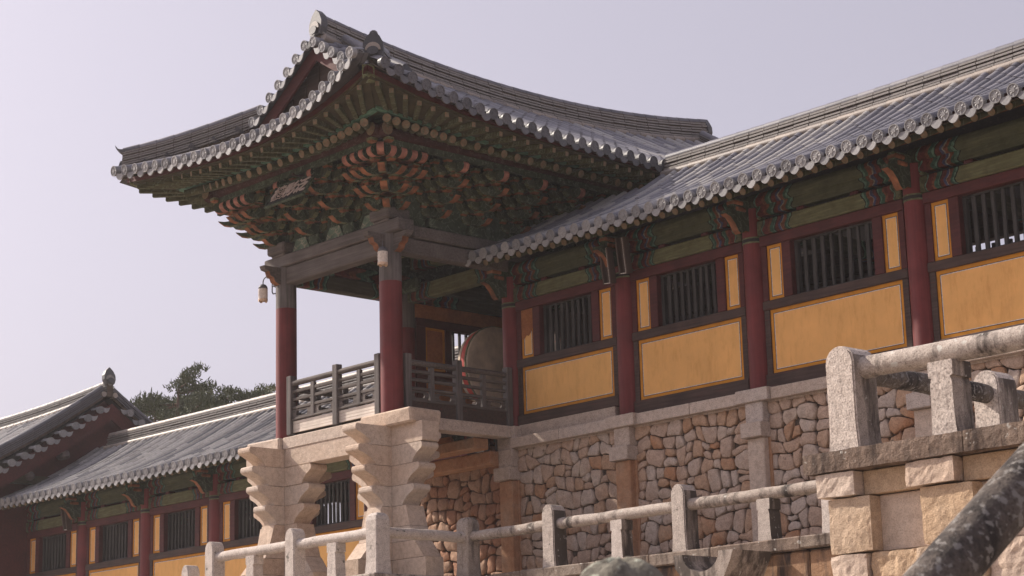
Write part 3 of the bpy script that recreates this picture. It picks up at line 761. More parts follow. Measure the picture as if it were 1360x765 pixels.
# eave underside: round rafters, flying rafters, soffit
def zraf(o, t, left=False, fr=None):
    return 12.27-.36*min(o, 1.45)-.06*max(0, o-1.45)+(er(t, left) if fr is None else erf(fr))*(max(0, o)/2.2)**1.5
XR, XLc, YF = 0.0, -3.05, -2.82
def prt(y, o): return Vector((XR+o, y, zraf(o, (y-YC)/HL)))
def plt(y, o): return Vector((XLc-o, y, zraf(o, (y-YC)/HL, y < YC)))
def pft(x, o): return Vector((x, YF-o, zraf(o, 0, False, (x-XC)/HW)))
def soff(fn, a0, a1, clip, name):
    b = MB(); no, na = 10, 40; g = []
    for i in range(no+1):
        o = 2.12*i/no; lo, hi = clip(o)
        for j in range(na+1):
            a = lo+(hi-lo)*j/na; p = fn(a, o); p.z += .13; g.append(p)
    b.add(g, [(i*(na+1)+j, i*(na+1)+j+1, (i+1)*(na+1)+j+1, (i+1)*(na+1)+j) for i in range(no) for j in range(na)], 0, True)
    return part(name, b, 'soffit', pav)
soff(prt, 0, 0, lambda o: (YF-o, 6.8+o), 'soffit'); soff(plt, 0, 0, lambda o: (YF-o, 6.8+o), 'soffit'); soff(pft, 0, 0, lambda o: (XLc-o, XR+o), 'soffit')
def rafters(fn, aa, ca, cb, visible=True):
    """aa: positions at the eave; ca, cb: first and last straight position; outside of them the rafters fan from the corner"""
    for a in aa:
        c0 = min(max(a, ca), cb); k = (a-c0)
        e = fn(a*1.0 if k == 0 else c0+k*.66, 1.45); s = fn(c0 if k == 0 else c0+k*.05, .10)
        e.z -= .02; b = MB(); b.cyl(e, s, .072, .078, 12, 0, mic=1); part('round_rafter', b, ['rafter', 'rafter_end'], pav)
        e2 = fn(c0+k*.95, 2.06); s2 = fn(c0+k*.55, 1.20); s2.z += .085; e2.z += .055
        d = (e2-s2).normalized(); x = d.cross(Vector((0, 0, 1))).normalized(); z = x.cross(d)
        b = MB(); b.cbox((0, (e2-s2).length/2, 0), (.085, (e2-s2).length, .095), .006)
        b.mi = [0]*len(b.f)
        b.mi[3] = 1
        for i, f in enumerate(b.f):
            ys = [b.v[q][1] for q in f]
            if min(ys) > (e2-s2).length-.002: b.mi[i] = 1
        link('flying_rafter', b.data('flying_rafter', ['rafter', 'rafter_end']), pav, frame_m(s2, x, d, z))
rafters(prt, [YF-2.0+.31*i for i in range(33)], YF+.35, 6.4)
rafters(pft, [XLc-1.95+.315*i for i in range(23)], XLc+.35, XR-.35)
rafters(plt, [YF-2.0+.31*i for i in range(12)], YF+.35, 6.4)
def eave_strip(name, fn, rng, o, dz, d, mat):
    b = MB(); pts = []
    for k in range(41):
        a = rng[0]+(rng[1]-rng[0])*k/40; p = fn(a, o); p.z += dz; pts.append(p)
    sweep(b, pts, [(-d[0]/2, -d[1]/2), (d[0]/2, -d[1]/2), (d[0]/2, d[1]/2), (-d[0]/2, d[1]/2)]); return part(name, b, mat, pav)
for fn, lo, hi in ((prt, YF, 6.8), (pft, XLc, XR), (plt, YF, 6.8)):
    s2 = 0 if fn is not pft else 1
    def rg(o): return (lo-o, hi+o)
    eave_strip('eave_batten', fn, rg(1.40), 1.40, .105, (.09, .05), 'green_edge')
    eave_strip('flying_batten', fn, rg(2.03), 2.03, .125, (.10, .04), 'soffit')
    eave_strip('eave_fascia', fn, rg(2.10), 2.10, .19, (.05, .10), 'red_dark')
    b = MB(); a0, a1 = rg(1.15)
    p0, p1 = fn(a0, .95), fn(a1, .95); zc_ = 11.86
    b.cyl((p0.x, p0.y, zc_), (p1.x, p1.y, zc_), .115, .115, 14, mic=1); part('outer_purlin', b, ['red_scroll', 'rafter_end'], pav)
    b = MB(); a0, a1 = rg(.8); p0, p1 = fn(a0, .95), fn(a1, .95)
    b.box(((p0.x+p1.x)/2, (p0.y+p1.y)/2, 11.70), (abs(p1.x-p0.x)+.08, abs(p1.y-p0.y)+.08, .10)); part('purlin_support', b, 'bracket', pav)
# corner beams (hip rafters)
for sx, cx in ((1, XR), (-1, XLc)):
    d = Vector((sx, -1, 0)).normalized(); x = Vector((d.y, -d.x, 0))
    zz = lambda o: zraf(o, 1.0*(1.0), sx < 0)*1.0
    def cz(o): return 12.16-.20*o+er(1, sx < 0)*(o/2.2)**1.7
    pr_ = [(0, cz(0)), (.9, cz(.9)-.02), (1.42, cz(1.42)-.06), (1.55, cz(1.5)+.02), (1.58, cz(1.58)+.26), (0, cz(0)+.34)]
    b = MB(); C0 = Vector((cx, YF, 0)); rt2 = math.sqrt(2)
    b.prism(pr_, -.11, .11, lambda a, h, c: C0+d*(a*rt2)+x*c+Vector((0, 0, h)), mi_fn=lambda p, q: 1 if p[0] < q[0] and q[0] > 1.4 else 0)
    part('corner_beam', b, ['bracket_tip', 'bracket'], pav)
    pr_ = [(1.0, cz(1.0)+.24), (1.95, cz(1.95)+.02), (2.06, cz(2.06)+.06), (2.08, cz(2.08)+.24), (1.0, cz(1.0)+.46)]
    b = MB(); b.prism(pr_, -.10, .10, lambda a, h, c: C0+d*(a*rt2)+x*c+Vector((0, 0, h)))
    part('corner_beam', b, ['bracket_tip'], pav)

# columns, beams
def column(x, y, z0, z1, r, split):
    b = MB(); b.cyl((x, y, z0), (x, y, split), r, r*.985, 20); c = part('column', b, 'red', pav)
    b = MB(); b.cyl((x, y, split+.001), (x, y, z1), r*.985, r*.95, 20); part('bare_column_head', b, 'grey_post', c)
column(XR, YF, 7.2, 10.40, .20, 9.55); column(XLc, YF, 7.2, 10.40, .195, 9.62)
column(XLc, 0, 7.0, 10.40, .18, 9.6)
bpart('lower_beam', ((XR+XLc)/2, YF, 10.22), (3.05-.3, .24, .32), 'grey_wood', pav, .02)
bpart('upper_beam', ((XR+XLc)/2, YF, 10.492), (3.05+.9, .36, .22), 'grey_wood', pav, .02)
for x, mt in ((XR, 'grey_wood'), (XLc, 'beam_dark')):
    bpart('lower_beam', (x, YF/2, 10.23), (.22, 2.82-.3, .28), mt, pav, .02)
    bpart('upper_beam', (x, 2.0+.18, 10.4935), (.34, 9.6-.4, .215), mt, pav, .02)
for x in (XR, XLc):
    for (dx, dy) in ((1 if x == XR else -1, 0), (0, -1)):
        pr_ = [(.15, 10.05), (.22, 10.06), (.30, 10.10), (.33, 10.17), (.40, 10.20), (.43, 10.28), (.52, 10.30), (.55, 10.37), (.15, 10.37)]
        d = Vector((dx, dy, 0)); s = Vector((-dy, dx, 0)); C0 = Vector((x, YF, 0))
        b = MB(); b.prism(pr_, -.07, .07, lambda a, h, c: C0+d*a+s*c+Vector((0, 0, h)), mi_fn=lambda p, q: 1 if q[0] > p[0] and p[1] < 10.25 else 0)
        part('beam_nose', b, ['grey_wood', 'orange'], pav)
    b = MB(); pl = [(-.24, 0), (.24, 0), (.27, .1), (.27, .24), (-.27, .24), (-.27, .1)]
    b.cbox((x, YF, 10.735), (.52, .52, .20), .03); b.cbox((x, YF, 10.62), (.40, .40, .06), .02); part('capital_block', b, 'grey_wood', pav)
# inside, seen from below
solid_c = MB(); solid_c.box((XC, 1.9, 11.06), (2.9, 9.0, .06)); part('ceiling', solid_c, 'bracket', pav)
for y in (-1.9, -.95, .05):
    bpart('ceiling_beam', (XC, y, 10.86), (2.6, .26, .34), 'beam_green', pav, .02)
bpart('inner_bracket', (-2.65, -.2, 10.35), (.5, .14, .26), 'bracket', pav, .04); bpart('inner_bracket', (-.4, -2.0, 10.33), (.14, .5, .3), 'bracket', pav, .04)
bpart('inner_lower_beam', (XC, 0, 10.22), (2.7, .22, .30), 'beam_green', pav, .02)
bpart('tie_beam', (XLc, 2.0, 10.235), (.24, 3.6, .22), 'beam_dark', pav, .02)
# bracket walls
bpart('bracket_wall', (XC, YF+.03, 11.40), (2.95, .07, 1.55), 'bracket', pav, .005)
for x in (XR-.03, XLc+.03): bpart('bracket_wall', (x, 2.05, 11.40), (.07, 9.5, 1.55), 'bracket', pav, .005)

# ------------------------------------------------------------------ bracket sets
def arm_mesh(k, stretch=1.0):
    L_ = (.25, .48, .72, .96)[k]*stretch; b = MB()
    if k < 3:
        p = [(-.16, 0), (L_-.16, 0), (L_-.08, -.035), (L_+.06, -.05), (L_+.17, -.03), (L_+.27, .045), (L_+.15, .03), (L_+.05, .04), (L_-.01, .085), (L_-.05, .16), (-.16, .16)]
        fn = lambda a, c: (1 if a[0] > L_+.02 or a[0] < 0 else 4) if (c[0] > a[0] and a[1] < .02) else (2 if c[0] < a[0] and a[0] > L_+.06 else (4 if c[0] < a[0] and a[0] > L_-.08 else 0))
    else:
        p = [(-.16, 0), (L_-.22, 0)]+[(L_-.10+.13*math.sin(q), .085-.105*math.cos(q)) for q in [math.pi*i/8 for i in range(9)]]+[(L_-.22, .17), (-.16, .17)]
        fn = lambda a, c: 3 if (a[0] > L_-.12 and c[0] > L_-.12) else (1 if c[0] > a[0] and a[1] < .02 else 0)
    b.prism(p, -.062, .062, lambda a, h, c: (c, a, h), mi_fn=fn); return flip(b)
def trans_mesh(h):
    b = MB(); p = [(-h, .15), (-h, .085), (-h+.05, .03), (-h+.13, 0), (h-.13, 0), (h-.05, .03), (h, .085), (h, .15)]
    b.prism(p, -.045, .045, lambda a, z, c: (a, c, z), mi_fn=lambda a, c: 1 if c[0] > a[0] and a[1] < .01 and c[1] < .01 else (2 if c[0] > a[0] else 0)); return flip(b)
def block_mesh():
    b = MB(); w0, w1 = .045, .066
    vs = [(sx*w0, sy*w0, 0) for sx, sy in ((-1, -1), (1, -1), (1, 1), (-1, 1))]+[(sx*w1, sy*w1, .035) for sx, sy in ((-1, -1), (1, -1), (1, 1), (-1, 1))]+[(sx*w1, sy*w1, .085) for sx, sy in ((-1, -1), (1, -1), (1, 1), (-1, 1))]
    b.add(vs, [(3, 2, 1, 0)], 1)
    b.add(vs, [(i, (i+1) % 4, (i+1) % 4+4, i+4) for i in range(4)], 1); b.add(vs, [(i+4, (i+1) % 4+4, (i+1) % 4+8, i+8) for i in range(4)]); b.add(vs, [(8, 9, 10, 11)]); return b
AM = [arm_mesh(k) for k in range(4)]; AMD = [arm_mesh(k, 1.38) for k in range(4)]; BLK = block_mesh(); TR1, TR2 = trans_mesh(.25), trans_mesh(.36)
AMATS = ['bracket', 'orange', 'horn', 'pink', 'bracket_tip']
ZT = [10.83+.225*k for k in range(4)]
def bset(P, n, t, core=True, tiers=range(4), trans=True):
    fm = lambda a, o, z: frame_m(Vector((P[0], P[1], z))+t*a+n*o, t, n, Vector((0, 0, 1)))
    if core:
        b = MB(); b.cbox((0, 0, .10), (.30, .30, .20), .03); st = link('bracket_set', b.data('bracket_set', ['bracket']), pav, fm(0, 0, 10.62))
    else: st = pav
    for k in tiers:
        link('bracket_arm', shared('arm%d' % k, AM[k], AMATS), st, fm(0, 0, ZT[k]))
        if trans:
            for j in range(k+1):
                h = TR1 if k-j == 0 else TR2
                if k-j > 2: continue
                link('cross_arm', shared('cross_arm_long' if h is TR2 else 'cross_arm', h, ['bracket_mid', 'orange', 'bracket_tip']), st, fm(0, .24*j, ZT[k]+.012))
                for a in (-1, 0, 1):
                    if a == 0 and j == k: continue
                    link('small_block', shared('small_block', BLK, ['bracket_tip', 'orange']), st, fm(a*(.20 if h is TR1 else .30), .24*j, ZT[k]+.160))
            link('small_block', shared('small_block', BLK, ['bracket_tip', 'orange']), st, fm(0, (.25, .48, .72, .9)[k]-.03, ZT[k]+.160))
    return st
EX, EY = Vector((1, 0, 0)), Vector((0, 1, 0))
for x in (-1.02, -2.03): bset((x, YF), -EY, EX)
for i in range(1, 6): bset((XR, YF+.94*i), EX, EY)
bset((XLc, YF+.94), -EX, -EY)
for sx, cx in ((1, XR), (-1, XLc)):
    st = bset((cx, YF), EX*sx, EY*sx); bset((cx, YF), -EY, EX, core=False)
    d = Vector((sx, -1, 0)).normalized(); tt = Vector((-d.y, d.x, 0))*-1
    for k in range(4):
        fmx = frame_m(Vector((cx, YF, ZT[k]+.006)), Vector((d.y, -d.x, 0))*1.0, d, Vector((0, 0, 1)))
        link('corner_arm', shared('corner_arm%d' % k, AMD[k], AMATS), st, fmx)
    for off, k0 in ((.22, 1), (.45, 2), (.68, 3)):
        bset((cx, YF-off), EX*sx, EY*sx, False, range(k0, 4), False)
        bset((cx+sx*off, YF), -EY, EX, False, range(k0, 4), False)
    for k in range(1, 4):
        for j in range(k+1):
            for (p_, a_) in ((Vector((cx+sx*.24*j+sx*.1, YF-.24*j-.30, ZT[k]+.16)), 0), (Vector((cx+sx*.24*j+sx*.30, YF-.24*j-.1, ZT[k]+.16)), 0)):
                link('small_block', shared('small_block', BLK, ['bracket_tip', 'orange']), st, T(p_))
for x in (-.50, -1.52, -2.53):
    b = MB(); b.prism([(-.28, 10.61), (.28, 10.61), (.22, 10.72), (.14, 10.86), (-.14, 10.86), (-.22, 10.72)], 0, .03, lambda a, h, c: (x+a, YF-.02-c, h)); part('painted_infill', flip(b), 'board_paint', pav)

# ------------------------------------------------------------------ end wall inside, floor, wooden railings
def ebox(name, y0, y1, z0, z1, mat, x=XLc, th=.12, par=None, ch=.006): return bpart(name, (x, (y0+y1)/2, (z0+z1)/2), (th, y1-y0, z1-z0), mat, par or pav, ch)
ebox('end_wall_board', .19, 3.7, 9.84, 10.12, 'orange_board'); ebox('end_wall_rail', .19, 3.7, 9.68, 9.84, 'red_dark', th=.18); ebox('end_wall_rail', .19, 3.7, 8.66, 8.83, 'red_dark', th=.18)
ebox('end_wall_stud', .19, .43, 7.4, 9.68, 'red_dark', th=.16); ebox('end_wall_stud', .93, 1.09, 8.83, 9.68, 'red_dark', th=.16); ebox('end_wall_stud', 2.15, 2.35, 8.83, 9.68, 'red_dark', th=.16)
pn = ebox('end_wall_panel', .43, .93, 8.83, 9.68, 'orange_board', th=.08)
for y0, y1, z0, z1 in ((.43, .93, 8.83, 8.88), (.43, .93, 9.63, 9.68), (.43, .48, 8.88, 9.63), (.88, .93, 8.88, 9.63)): ebox('panel_border', y0, y1, z0, z1, 'ochre', x=XLc+.045, th=.012, par=pn, ch=.001)
ebox('end_wall_panel', .43, 3.6, 7.4, 8.66, 'orange_board', th=.08); ebox('end_wall_panel', 2.35, 3.6, 8.83, 9.68, 'orange_board', th=.08)
for k in range(6): ebox('end_wall_slat', 1.16+.17*k, 1.21+.17*k, 8.83, 9.68, 'slat', th=.05)
bpart('back_wall', (XC-.5, 3.86, 8.9), (4.2, .1, 3.6), 'brown', pav)
bpart('floor', (XC, -1.4, 7.40), (3.0, 2.78, .12), 'brown', pav)
for k in range(4): bpart('fascia_plank', (XC-.02, YF-.12, 7.30+.052*k), (2.62, .03, .05), 'plank_white', pav, .004, .002)
bpart('fascia_plank', (XR+.1, -1.45, 7.385), (.04, 2.35, .27), 'brown', pav, .004)
def rail_run(A, B, posts, struts, gname):
    """wooden balustrade from A to B at floor level; posts/struts as fractions"""
    A, B = Vector(A), Vector(B); d = (B-A); ln = d.length; d.normalize(); s = Vector((d.y, -d.x, 0)); ang = math.atan2(d.y, d.x)
    Rm = Matrix.Rotation(ang, 4, 'Z')
    def bx(name, f, z0, z1, w_, dp, mat, par=None, l=None, off=0):
        b = MB(); b.cbox((0, 0, 0), (w_ if l is None else l, dp, z1-z0), .008, .002); p = A+d*(f*ln)+s*off
        return link(name, b.data(name, [mat]), par or rl, T(p.x, p.y, (z0+z1)/2) @ Rm)
    b = MB(); b.cyl(A+Vector((0, 0, 8.17)), B+Vector((0, 0, 8.175)), .052, .05, 10); rl = part('balustrade', b, 'grey_wood', pav)
    for f in posts: bx('balustrade_post', f, 7.24, 8.31, .13, .13, 'grey_post')
    for f in struts: bx('balustrade_strut', f, 7.50, 8.12, .10, .07, 'grey_post')
    for z in (8.02, 7.875, 7.72): bx('balustrade_rail', .5, z-.028, z+.028, 0, .05, 'grey_wood', l=ln-.04, off=.0)
    bx('balustrade_rail', .5, 7.50, 7.54, 0, .07, 'grey_wood', l=ln-.04)
    fs = sorted(set(list(posts)+list(struts)))
    for f0, f1 in zip(fs[:-1], fs[1:]):
        w_ = (f1-f0)*ln-.13; h = .135; q = []; o_ = []
        for i in range(20):
            a = 2*math.pi*i/20; ca, sa = math.cos(a), math.sin(a)
            ix = (w_/2-.14)*(1 if ca > 0 else -1)+.045*ca; iz = .045*sa
            k = min((w_/2)/max(1e-4, abs(ca))/1.0, (h/2)/max(1e-4, abs(sa))); ex = max(-w_/2, min(w_/2, ix*1.6)); ez = (h/2 if sa >= 0 else -h/2) if abs(sa) > .25 else h/2*sa/.25
            if abs(sa) <= .25: ex = w_/2*(1 if ca > 0 else -1)
            q.append((ix, iz)); o_.append((ex, ez))
        b = MB(); n_ = 20
        vs = [(x, -.015, z) for x, z in o_]+[(x, -.015, z) for x, z in q]+[(x, .015, z) for x, z in o_]+[(x, .015, z) for x, z in q]
        b.add(vs, [(i, (i+1) % n_, (i+1) % n_+n_, i+n_) for i in range(n_)]+[(i+2*n_, i+3*n_, (i+1) % n_+3*n_, (i+1) % n_+2*n_) for i in range(n_)]+[(i+n_, (i+1) % n_+n_, (i+1) % n_+3*n_, i+3*n_) for i in range(n_)])
        p = A+d*((f0+f1)/2*ln); link('vent_panel', b.data('vent_panel', ['grey_wood']), rl, T(p.x, p.y, 7.612) @ Rm)
rail_run((-2.80, YF-.13, 0), (-.14, YF-.13, 0), (.03, .54, .985), (.28, .78), 'front')
rail_run((.1, YF+.22, 0), (.1, -.22, 0), (.01, .49, .985), (.24, .74), 'right')
rail_run((XLc-.1, YF+.22, 0), (XLc-.1, -.22, 0), (.01, .49, .985), (.24, .74), 'left')
rail_run((XLc+.3, -.02, 0), (-.3, -.02, 0), (.01, .985), (.33, .66), 'back') if False else None

# ------------------------------------------------------------------ stone platform and notched pillars under the pavilion
plat = thing('stone_floor_frame', 'granite slabs and lintel carrying the pavilion floor, spanning the two notched stone pillars', 'stone platform', (XC, -2.9, 6.7))
bpart('corner_slab', (.16, -2.78, 7.115), (1.36, .68, .245), 'granite_warm', plat, .03, .012)
bpart('corner_slab', (-3.42, -2.76, 7.105), (1.0, .66, .225), 'granite_warm', plat, .03, .012)
bpart('edge_slab', (-1.72, -2.76, 7.105), (2.38, .50, .215), 'granite_warm', plat, .012)
bpart('lintel_stone', (XC, YF, 6.834), (2.66, .352, .328), 'granite_warm', plat, .008)
bpart('side_beam', (.06, -1.29, 7.135), (.30, 2.28, .21), 'granite', plat, .012)
bpart('side_beam', (-3.12, -1.29, 7.135), (.30, 2.28, .21), 'granite', plat, .012)
bpart('under_beam', (XC, -.75, 6.93), (2.9, .34, .20), 'rust_stone', plat, .02); bpart('under_beam', (XC, -.40, 6.70), (2.9, .30, .24), 'rust_stone', plat, .02)
bpart('corner_pad', (.05, -.12, 6.93), (.46, .34, .62), 'granite', plat, .012)
def tip(L_, Lb, z0, z1, plainb=False):
    if plainb: return [(Lb, z0), (L_, z0+.02), (L_, z1)]
    h = z1-.115-z0
    return [(Lb, z0)]+[(Lb+(L_-.03-Lb)*(i/8)**1.75, z0+h*(i/8)) for i in range(1, 9)]+[(L_-.005, z1-.09), (L_, z1-.06), (L_-.008, z1-.02), (L_-.03, z1)]
TIER = [(7.0, 6.668, (.93, .58), (1.00, .98)), (6.66, 6.332, (.88, .51), (.98, .72)), (6.324, 5.99, (.75, .40), (.90, .58)), (5.982, 5.65, (.60, .35), (.76, .46))]
def pillar(cx, label):
    t = thing('stone_pillar', label, 'pillar', (cx, YF, 4.19), None); a = .18
    b = MB(); b.box((cx, YF, 5.5), (.30, .56, 2.9)); b.box((cx, YF, 5.5), (.66, .30, 2.9)); part('core', b, 'mortar', t)
    def arm(name, poly, axis, z0, wid=a, mat='granite_warm'):
        j = random.uniform(-.008, .008)
        b = MB()
        if axis == 'y': b.prism(poly, -wid+j, wid+j, lambda l, z, c: (cx+c, YF-l, z)); 
        else: b.prism(poly, -wid+j, wid+j, lambda l, z, c: (cx+l, YF+c, z))
        return part(name, b, mat, t)
    for z1, z0, (L_, Lb), (Lx, Lxb) in TIER:
        p = tip(L_, Lb, z0, z1); q = [(-x, z) for x, z in tip(L_, Lb, z0, z1)][::-1]
        arm('notched_stone', p+q, 'y', z0)
        pl = Lx-Lxb < .05
        px = tip(Lx, Lxb, z0, z1, pl)
        if not (pl and cx < -1): arm('notched_stone', [(.185, z0)]+px+[(.185, z1)], 'x', z0)
        if not (pl and cx > -1): arm('notched_stone', [(-x, z) for x, z in ([(.185, z0)]+px+[(.185, z1)])][::-1], 'x', z0)
    for z1, z0, l1, l0, w1, w0 in ((5.642, 5.30, .40, .50, .18, .19), (5.292, 5.05, .51, .60, .19, .19), (5.042, 4.76, .62, .86, .19, .19), (4.752, 4.19, .90, .91, .19, .19)):
        arm('base_stone', [(-l0, z0), (l0, z0), (l1, z1), (-l1, z1)], 'y', z0, w0)
        for s in (1, -1):
            pl = [(.195, z0), (l0+.15, z0), (l1+.15, z1), (.195, z1)]
            arm('base_stone', pl if s > 0 else [(-x, z) for x, z in pl][::-1], 'x', z0, w0)
pillar(XR, 'cross-shaped granite pillar of notched stones beside the dark rubble wall')
pillar(XLc, 'cross-shaped granite pillar of notched stones in front of the lower gallery windows')

# ------------------------------------------------------------------ rubble walls
def clip(poly, nx, nz, d):
    out = []
    for i in range(len(poly)):
        p, q = poly[i], poly[(i+1) % len(poly)]; a, c = nx*p[0]+nz*p[1]-d, nx*q[0]+nz*q[1]-d
        if a <= 0: out.append(p)
        if a*c < 0:
            s = a/(a-c); out.append((p[0]+(q[0]-p[0])*s, p[1]+(q[1]-p[1])*s))
    return out
def voronoi(x0, x1, z0, z1, area, seed, ax=.88):
    rd = random.Random(seed); pts = []; z = z0; row = 0
    while z < z1-.02:
        h = min(rd.uniform(.22, .31), z1-z)
        if z1-z-h < .12: h = z1-z
        x = x0-rd.uniform(0, .2)
        while x < x1:
            w_ = rd.choice((.18, .24, .28, .32, .36, .42))*rd.uniform(.9, 1.1)
            c = x+w_/2
            if x0+.05 < c < x1-.05: pts.append([c+rd.uniform(-.02, .02), z+h/2+rd.uniform(-.07, .07), rd.uniform(-.006, .010)])
            x += w_
        z += h; row += 1
    cells = []
    for it in range(2):
        cells = []
        for i, (px, pz, w_) in enumerate(pts):
            poly = [(x0, z0), (x1, z0), (x1, z1), (x0, z1)]
            for j, (qx, qz, w2) in enumerate(pts):
                if i == j or abs(qx-px) > .9 or abs(qz-pz) > .9: continue
                nx, nz = (qx-px)*ax, (qz-pz); d = (ax*(qx*qx-px*px)+(qz*qz-pz*pz)+w_-w2)/2
                poly = clip(poly, nx, nz, d)
                if len(poly) < 3: break
            cells.append(poly)
        if it == 0:
            for p, poly in zip(pts, cells):
                if len(poly) >= 3:
                    p[0] = .5*p[0]+.5*sum(v[0] for v in poly)/len(poly); p[1] = .5*p[1]+.5*sum(v[1] for v in poly)/len(poly)
    return [c for c in cells if len(c) >= 3]
def courses(x0, x1, z0, z1, seed):
    """irregular courses: wavy bed joints, stones of uneven width, some split in two, some leaning"""
    rd = random.Random(seed); zs = [z0]
    while z1-zs[-1] > .36: zs.append(zs[-1]+rd.uniform(.19, .30))
    zs.append(z1); ph = [(rd.uniform(0, 6), rd.uniform(0, 6), rd.uniform(4.5, 7), rd.uniform(9, 14)) for _ in zs]
    def bz(k, x):
        if k == 0 or k == len(zs)-1: return zs[k]
        a, c, f, g = ph[k]; return zs[k]+.045*math.sin(f*x+a)+.022*math.sin(g*x+c)
    out = []
    for k in range(len(zs)-1):
        xb = [x0]; h = zs[k+1]-zs[k]
        while x1-xb[-1] > .45: xb.append(xb[-1]+max(.15, min(.50, rd.gauss(.255, .075))))
        xb.append(x1); ln = [0 if i in (0, len(xb)-1) else rd.uniform(-.045, .045) for i in range(len(xb))]
        for i in range(len(xb)-1):
            a0, a1, c0, c1 = xb[i]-ln[i], xb[i]+ln[i], xb[i+1]-ln[i+1], xb[i+1]+ln[i+1]
            bot = [(a0+(c0-a0)*q, bz(k, a0+(c0-a0)*q)) for q in (0, .33, .67, 1)]; top = [(a1+(c1-a1)*q, bz(k+1, a1+(c1-a1)*q)) for q in (1, .67, .33, 0)]
            if rd.random() < .16 and h > .24:
                s_ = rd.uniform(.4, .6); t_ = s_+rd.uniform(-.12, .12); L_ = (a0+(a1-a0)*s_, bot[0][1]+(top[3][1]-bot[0][1])*s_); R_ = (c0+(c1-c0)*t_, bot[3][1]+(top[0][1]-bot[3][1])*t_)
                out += [bot+[R_, L_], [L_, R_]+top]
            else: out.append(bot+top)
    return out
def stone_mesh(poly, rd, y, gap=.007, depth=.075):
    # drop tiny edges, shrink, round
    p = [(q_[0]+rd.uniform(-.007, .007), q_[1]+rd.uniform(-.007, .007)) for i, q_ in enumerate(poly) if math.dist(q_, poly[i-1]) > .03]
    if len(p) < 3: return None
    cx = sum(v[0] for v in p)/len(p); cz = sum(v[1] for v in p)/len(p)
    q = []
    for i in range(len(p)):
        a, c = p[i], p[(i+1) % len(p)]; k = rd.uniform(.27, .42)
        q += [(a[0]+(c[0]-a[0])*k, a[1]+(c[1]-a[1])*k), (c[0]+(a[0]-c[0])*k, c[1]+(a[1]-c[1])*k)]
    r = []
    for x, z in q:
        l = math.hypot(x-cx, z-cz) or 1; s = max(.3, 1-gap/l); j = rd.uniform(-.004, .004)
        r.append((cx+(x-cx)*(s+j/l), cz+(z-cz)*(s+j/l)))
    n = len(r); b = MB(); vs = []; tx, tz = rd.uniform(-.12, .12), rd.uniform(-.12, .12); pr_ = depth*rd.uniform(.75, 1.15)
    for s, dy in ((1.0, 0), (1.0, -pr_*.60), (.965, -pr_*.88), (.84, -pr_)):
        for x, z in r:
            xx, zz_ = cx+(x-cx)*s, cz+(z-cz)*s
            vs.append((xx, y+dy+((xx-cx)*tx+(zz_-cz)*tz)*(1 if dy < -.03 else 0)+(rd.uniform(-.006, .006) if dy < -.03 else 0), zz_))
    vs.append((cx, y-pr_*1.06, cz)); k = len(vs)-1
    fs = [(a*n+i, a*n+(i+1) % n, (a+1)*n+(i+1) % n, (a+1)*n+i) for a in range(3) for i in range(n)]+[(3*n+i, 3*n+(i+1) % n, k) for i in range(n)]
    b.add(vs, fs, 0, True); return b
def rubble(label, x0, x1, z0, z1, y, seed, mat):
    w_ = thing('rubble_wall', label, 'stone wall', ((x0+x1)/2, y, z0)); rd = random.Random(seed)
    b = MB(); b.box(((x0+x1)/2, y+.05, (z0+z1)/2), (x1-x0, .10, z1-z0)); part('bedding', b, 'mortar', w_)
    for poly in courses(x0, x1, z0, z1, seed):
        m_ = stone_mesh(poly, rd, y)
        if m_: part('stone', m_, mat, w_)
COLS = [0.0, 2.9, 5.81, 9.0, 12.1]
rubble('dark reddish rubble wall in the shade under the pavilion floor', -3.0, -.10, 4.19, 6.82, -.17, 11, 'rubble_shade')
BL = ['rubble wall below the first yellow panel beside the pavilion', 'rubble wall below the second yellow panel from the pavilion', 'rubble wall below the paler third yellow panel from the pavilion', 'rubble wall below the fourth yellow panel, behind the big stone corner post']
for i in range(4):
    rubble(BL[i], COLS[i]+.29, COLS[i+1]-.05, 4.19, 6.82, -.17, 21+i, 'rubble')
PL = ['granite corner post where the dark rubble wall meets the lighter one', 'granite post in the rubble wall below the column with two lamp boxes', 'granite post in the rubble wall below the third red column from the pavilion', 'granite post in the rubble wall seen between big stone post and baluster', 'granite post in the rubble wall behind the platform balustrade']
for i, x in enumerate(COLS):
    t = thing('granite_post', PL[i], 'stone post', (x+.12, -.2, 4.19)); xx = x+.12
    bpart('post_head', (xx, -.20, 6.665), (.36, .36, .32), 'granite', t, .012); bpart('cap_block', (xx-.01, -.24, 6.385), (.43, .46, .235), 'granite', t, .012)
    bpart('shaft', (xx, -.22, 5.23), (.34, .32, 2.07), 'rust_stone' if i < 2 else 'granite_warm', t, .015); bpart('shaft_side', (xx+.185, -.16, 5.23), (.07, .22, 2.07), 'rust_stone', t, .01)
led = thing('stone_ledge', 'long granite ledge of cut blocks between yellow wall and rubble wall', 'ledge', (5, -.2, 6.82))
for i, x in enumerate(COLS):
    if i: bpart('column_base_block', (x+.12, -.18, 6.928), (.66, .50, .205), 'granite', led, .012)
    if i < 4:
        a, c = (x+.455 if i else .24), COLS[i+1]+.12-.333; mid = a+(c-a)*random.uniform(.35, .6)
        for p, q in ((a, mid-.003), (mid+.003, c)): bpart('ledge_block', ((p+q)/2, -.13, 6.922), (q-p, .46, .187), 'granite', led, .010)
pl_ = MB(); bpart('plinth_strip', (1.0, -.02, 7.14), (1.55, .2, .245), 'granite', led, .006); bpart('plinth_strip', (2.21, -.02, 7.14), (.86, .2, .245), 'granite', led, .006)

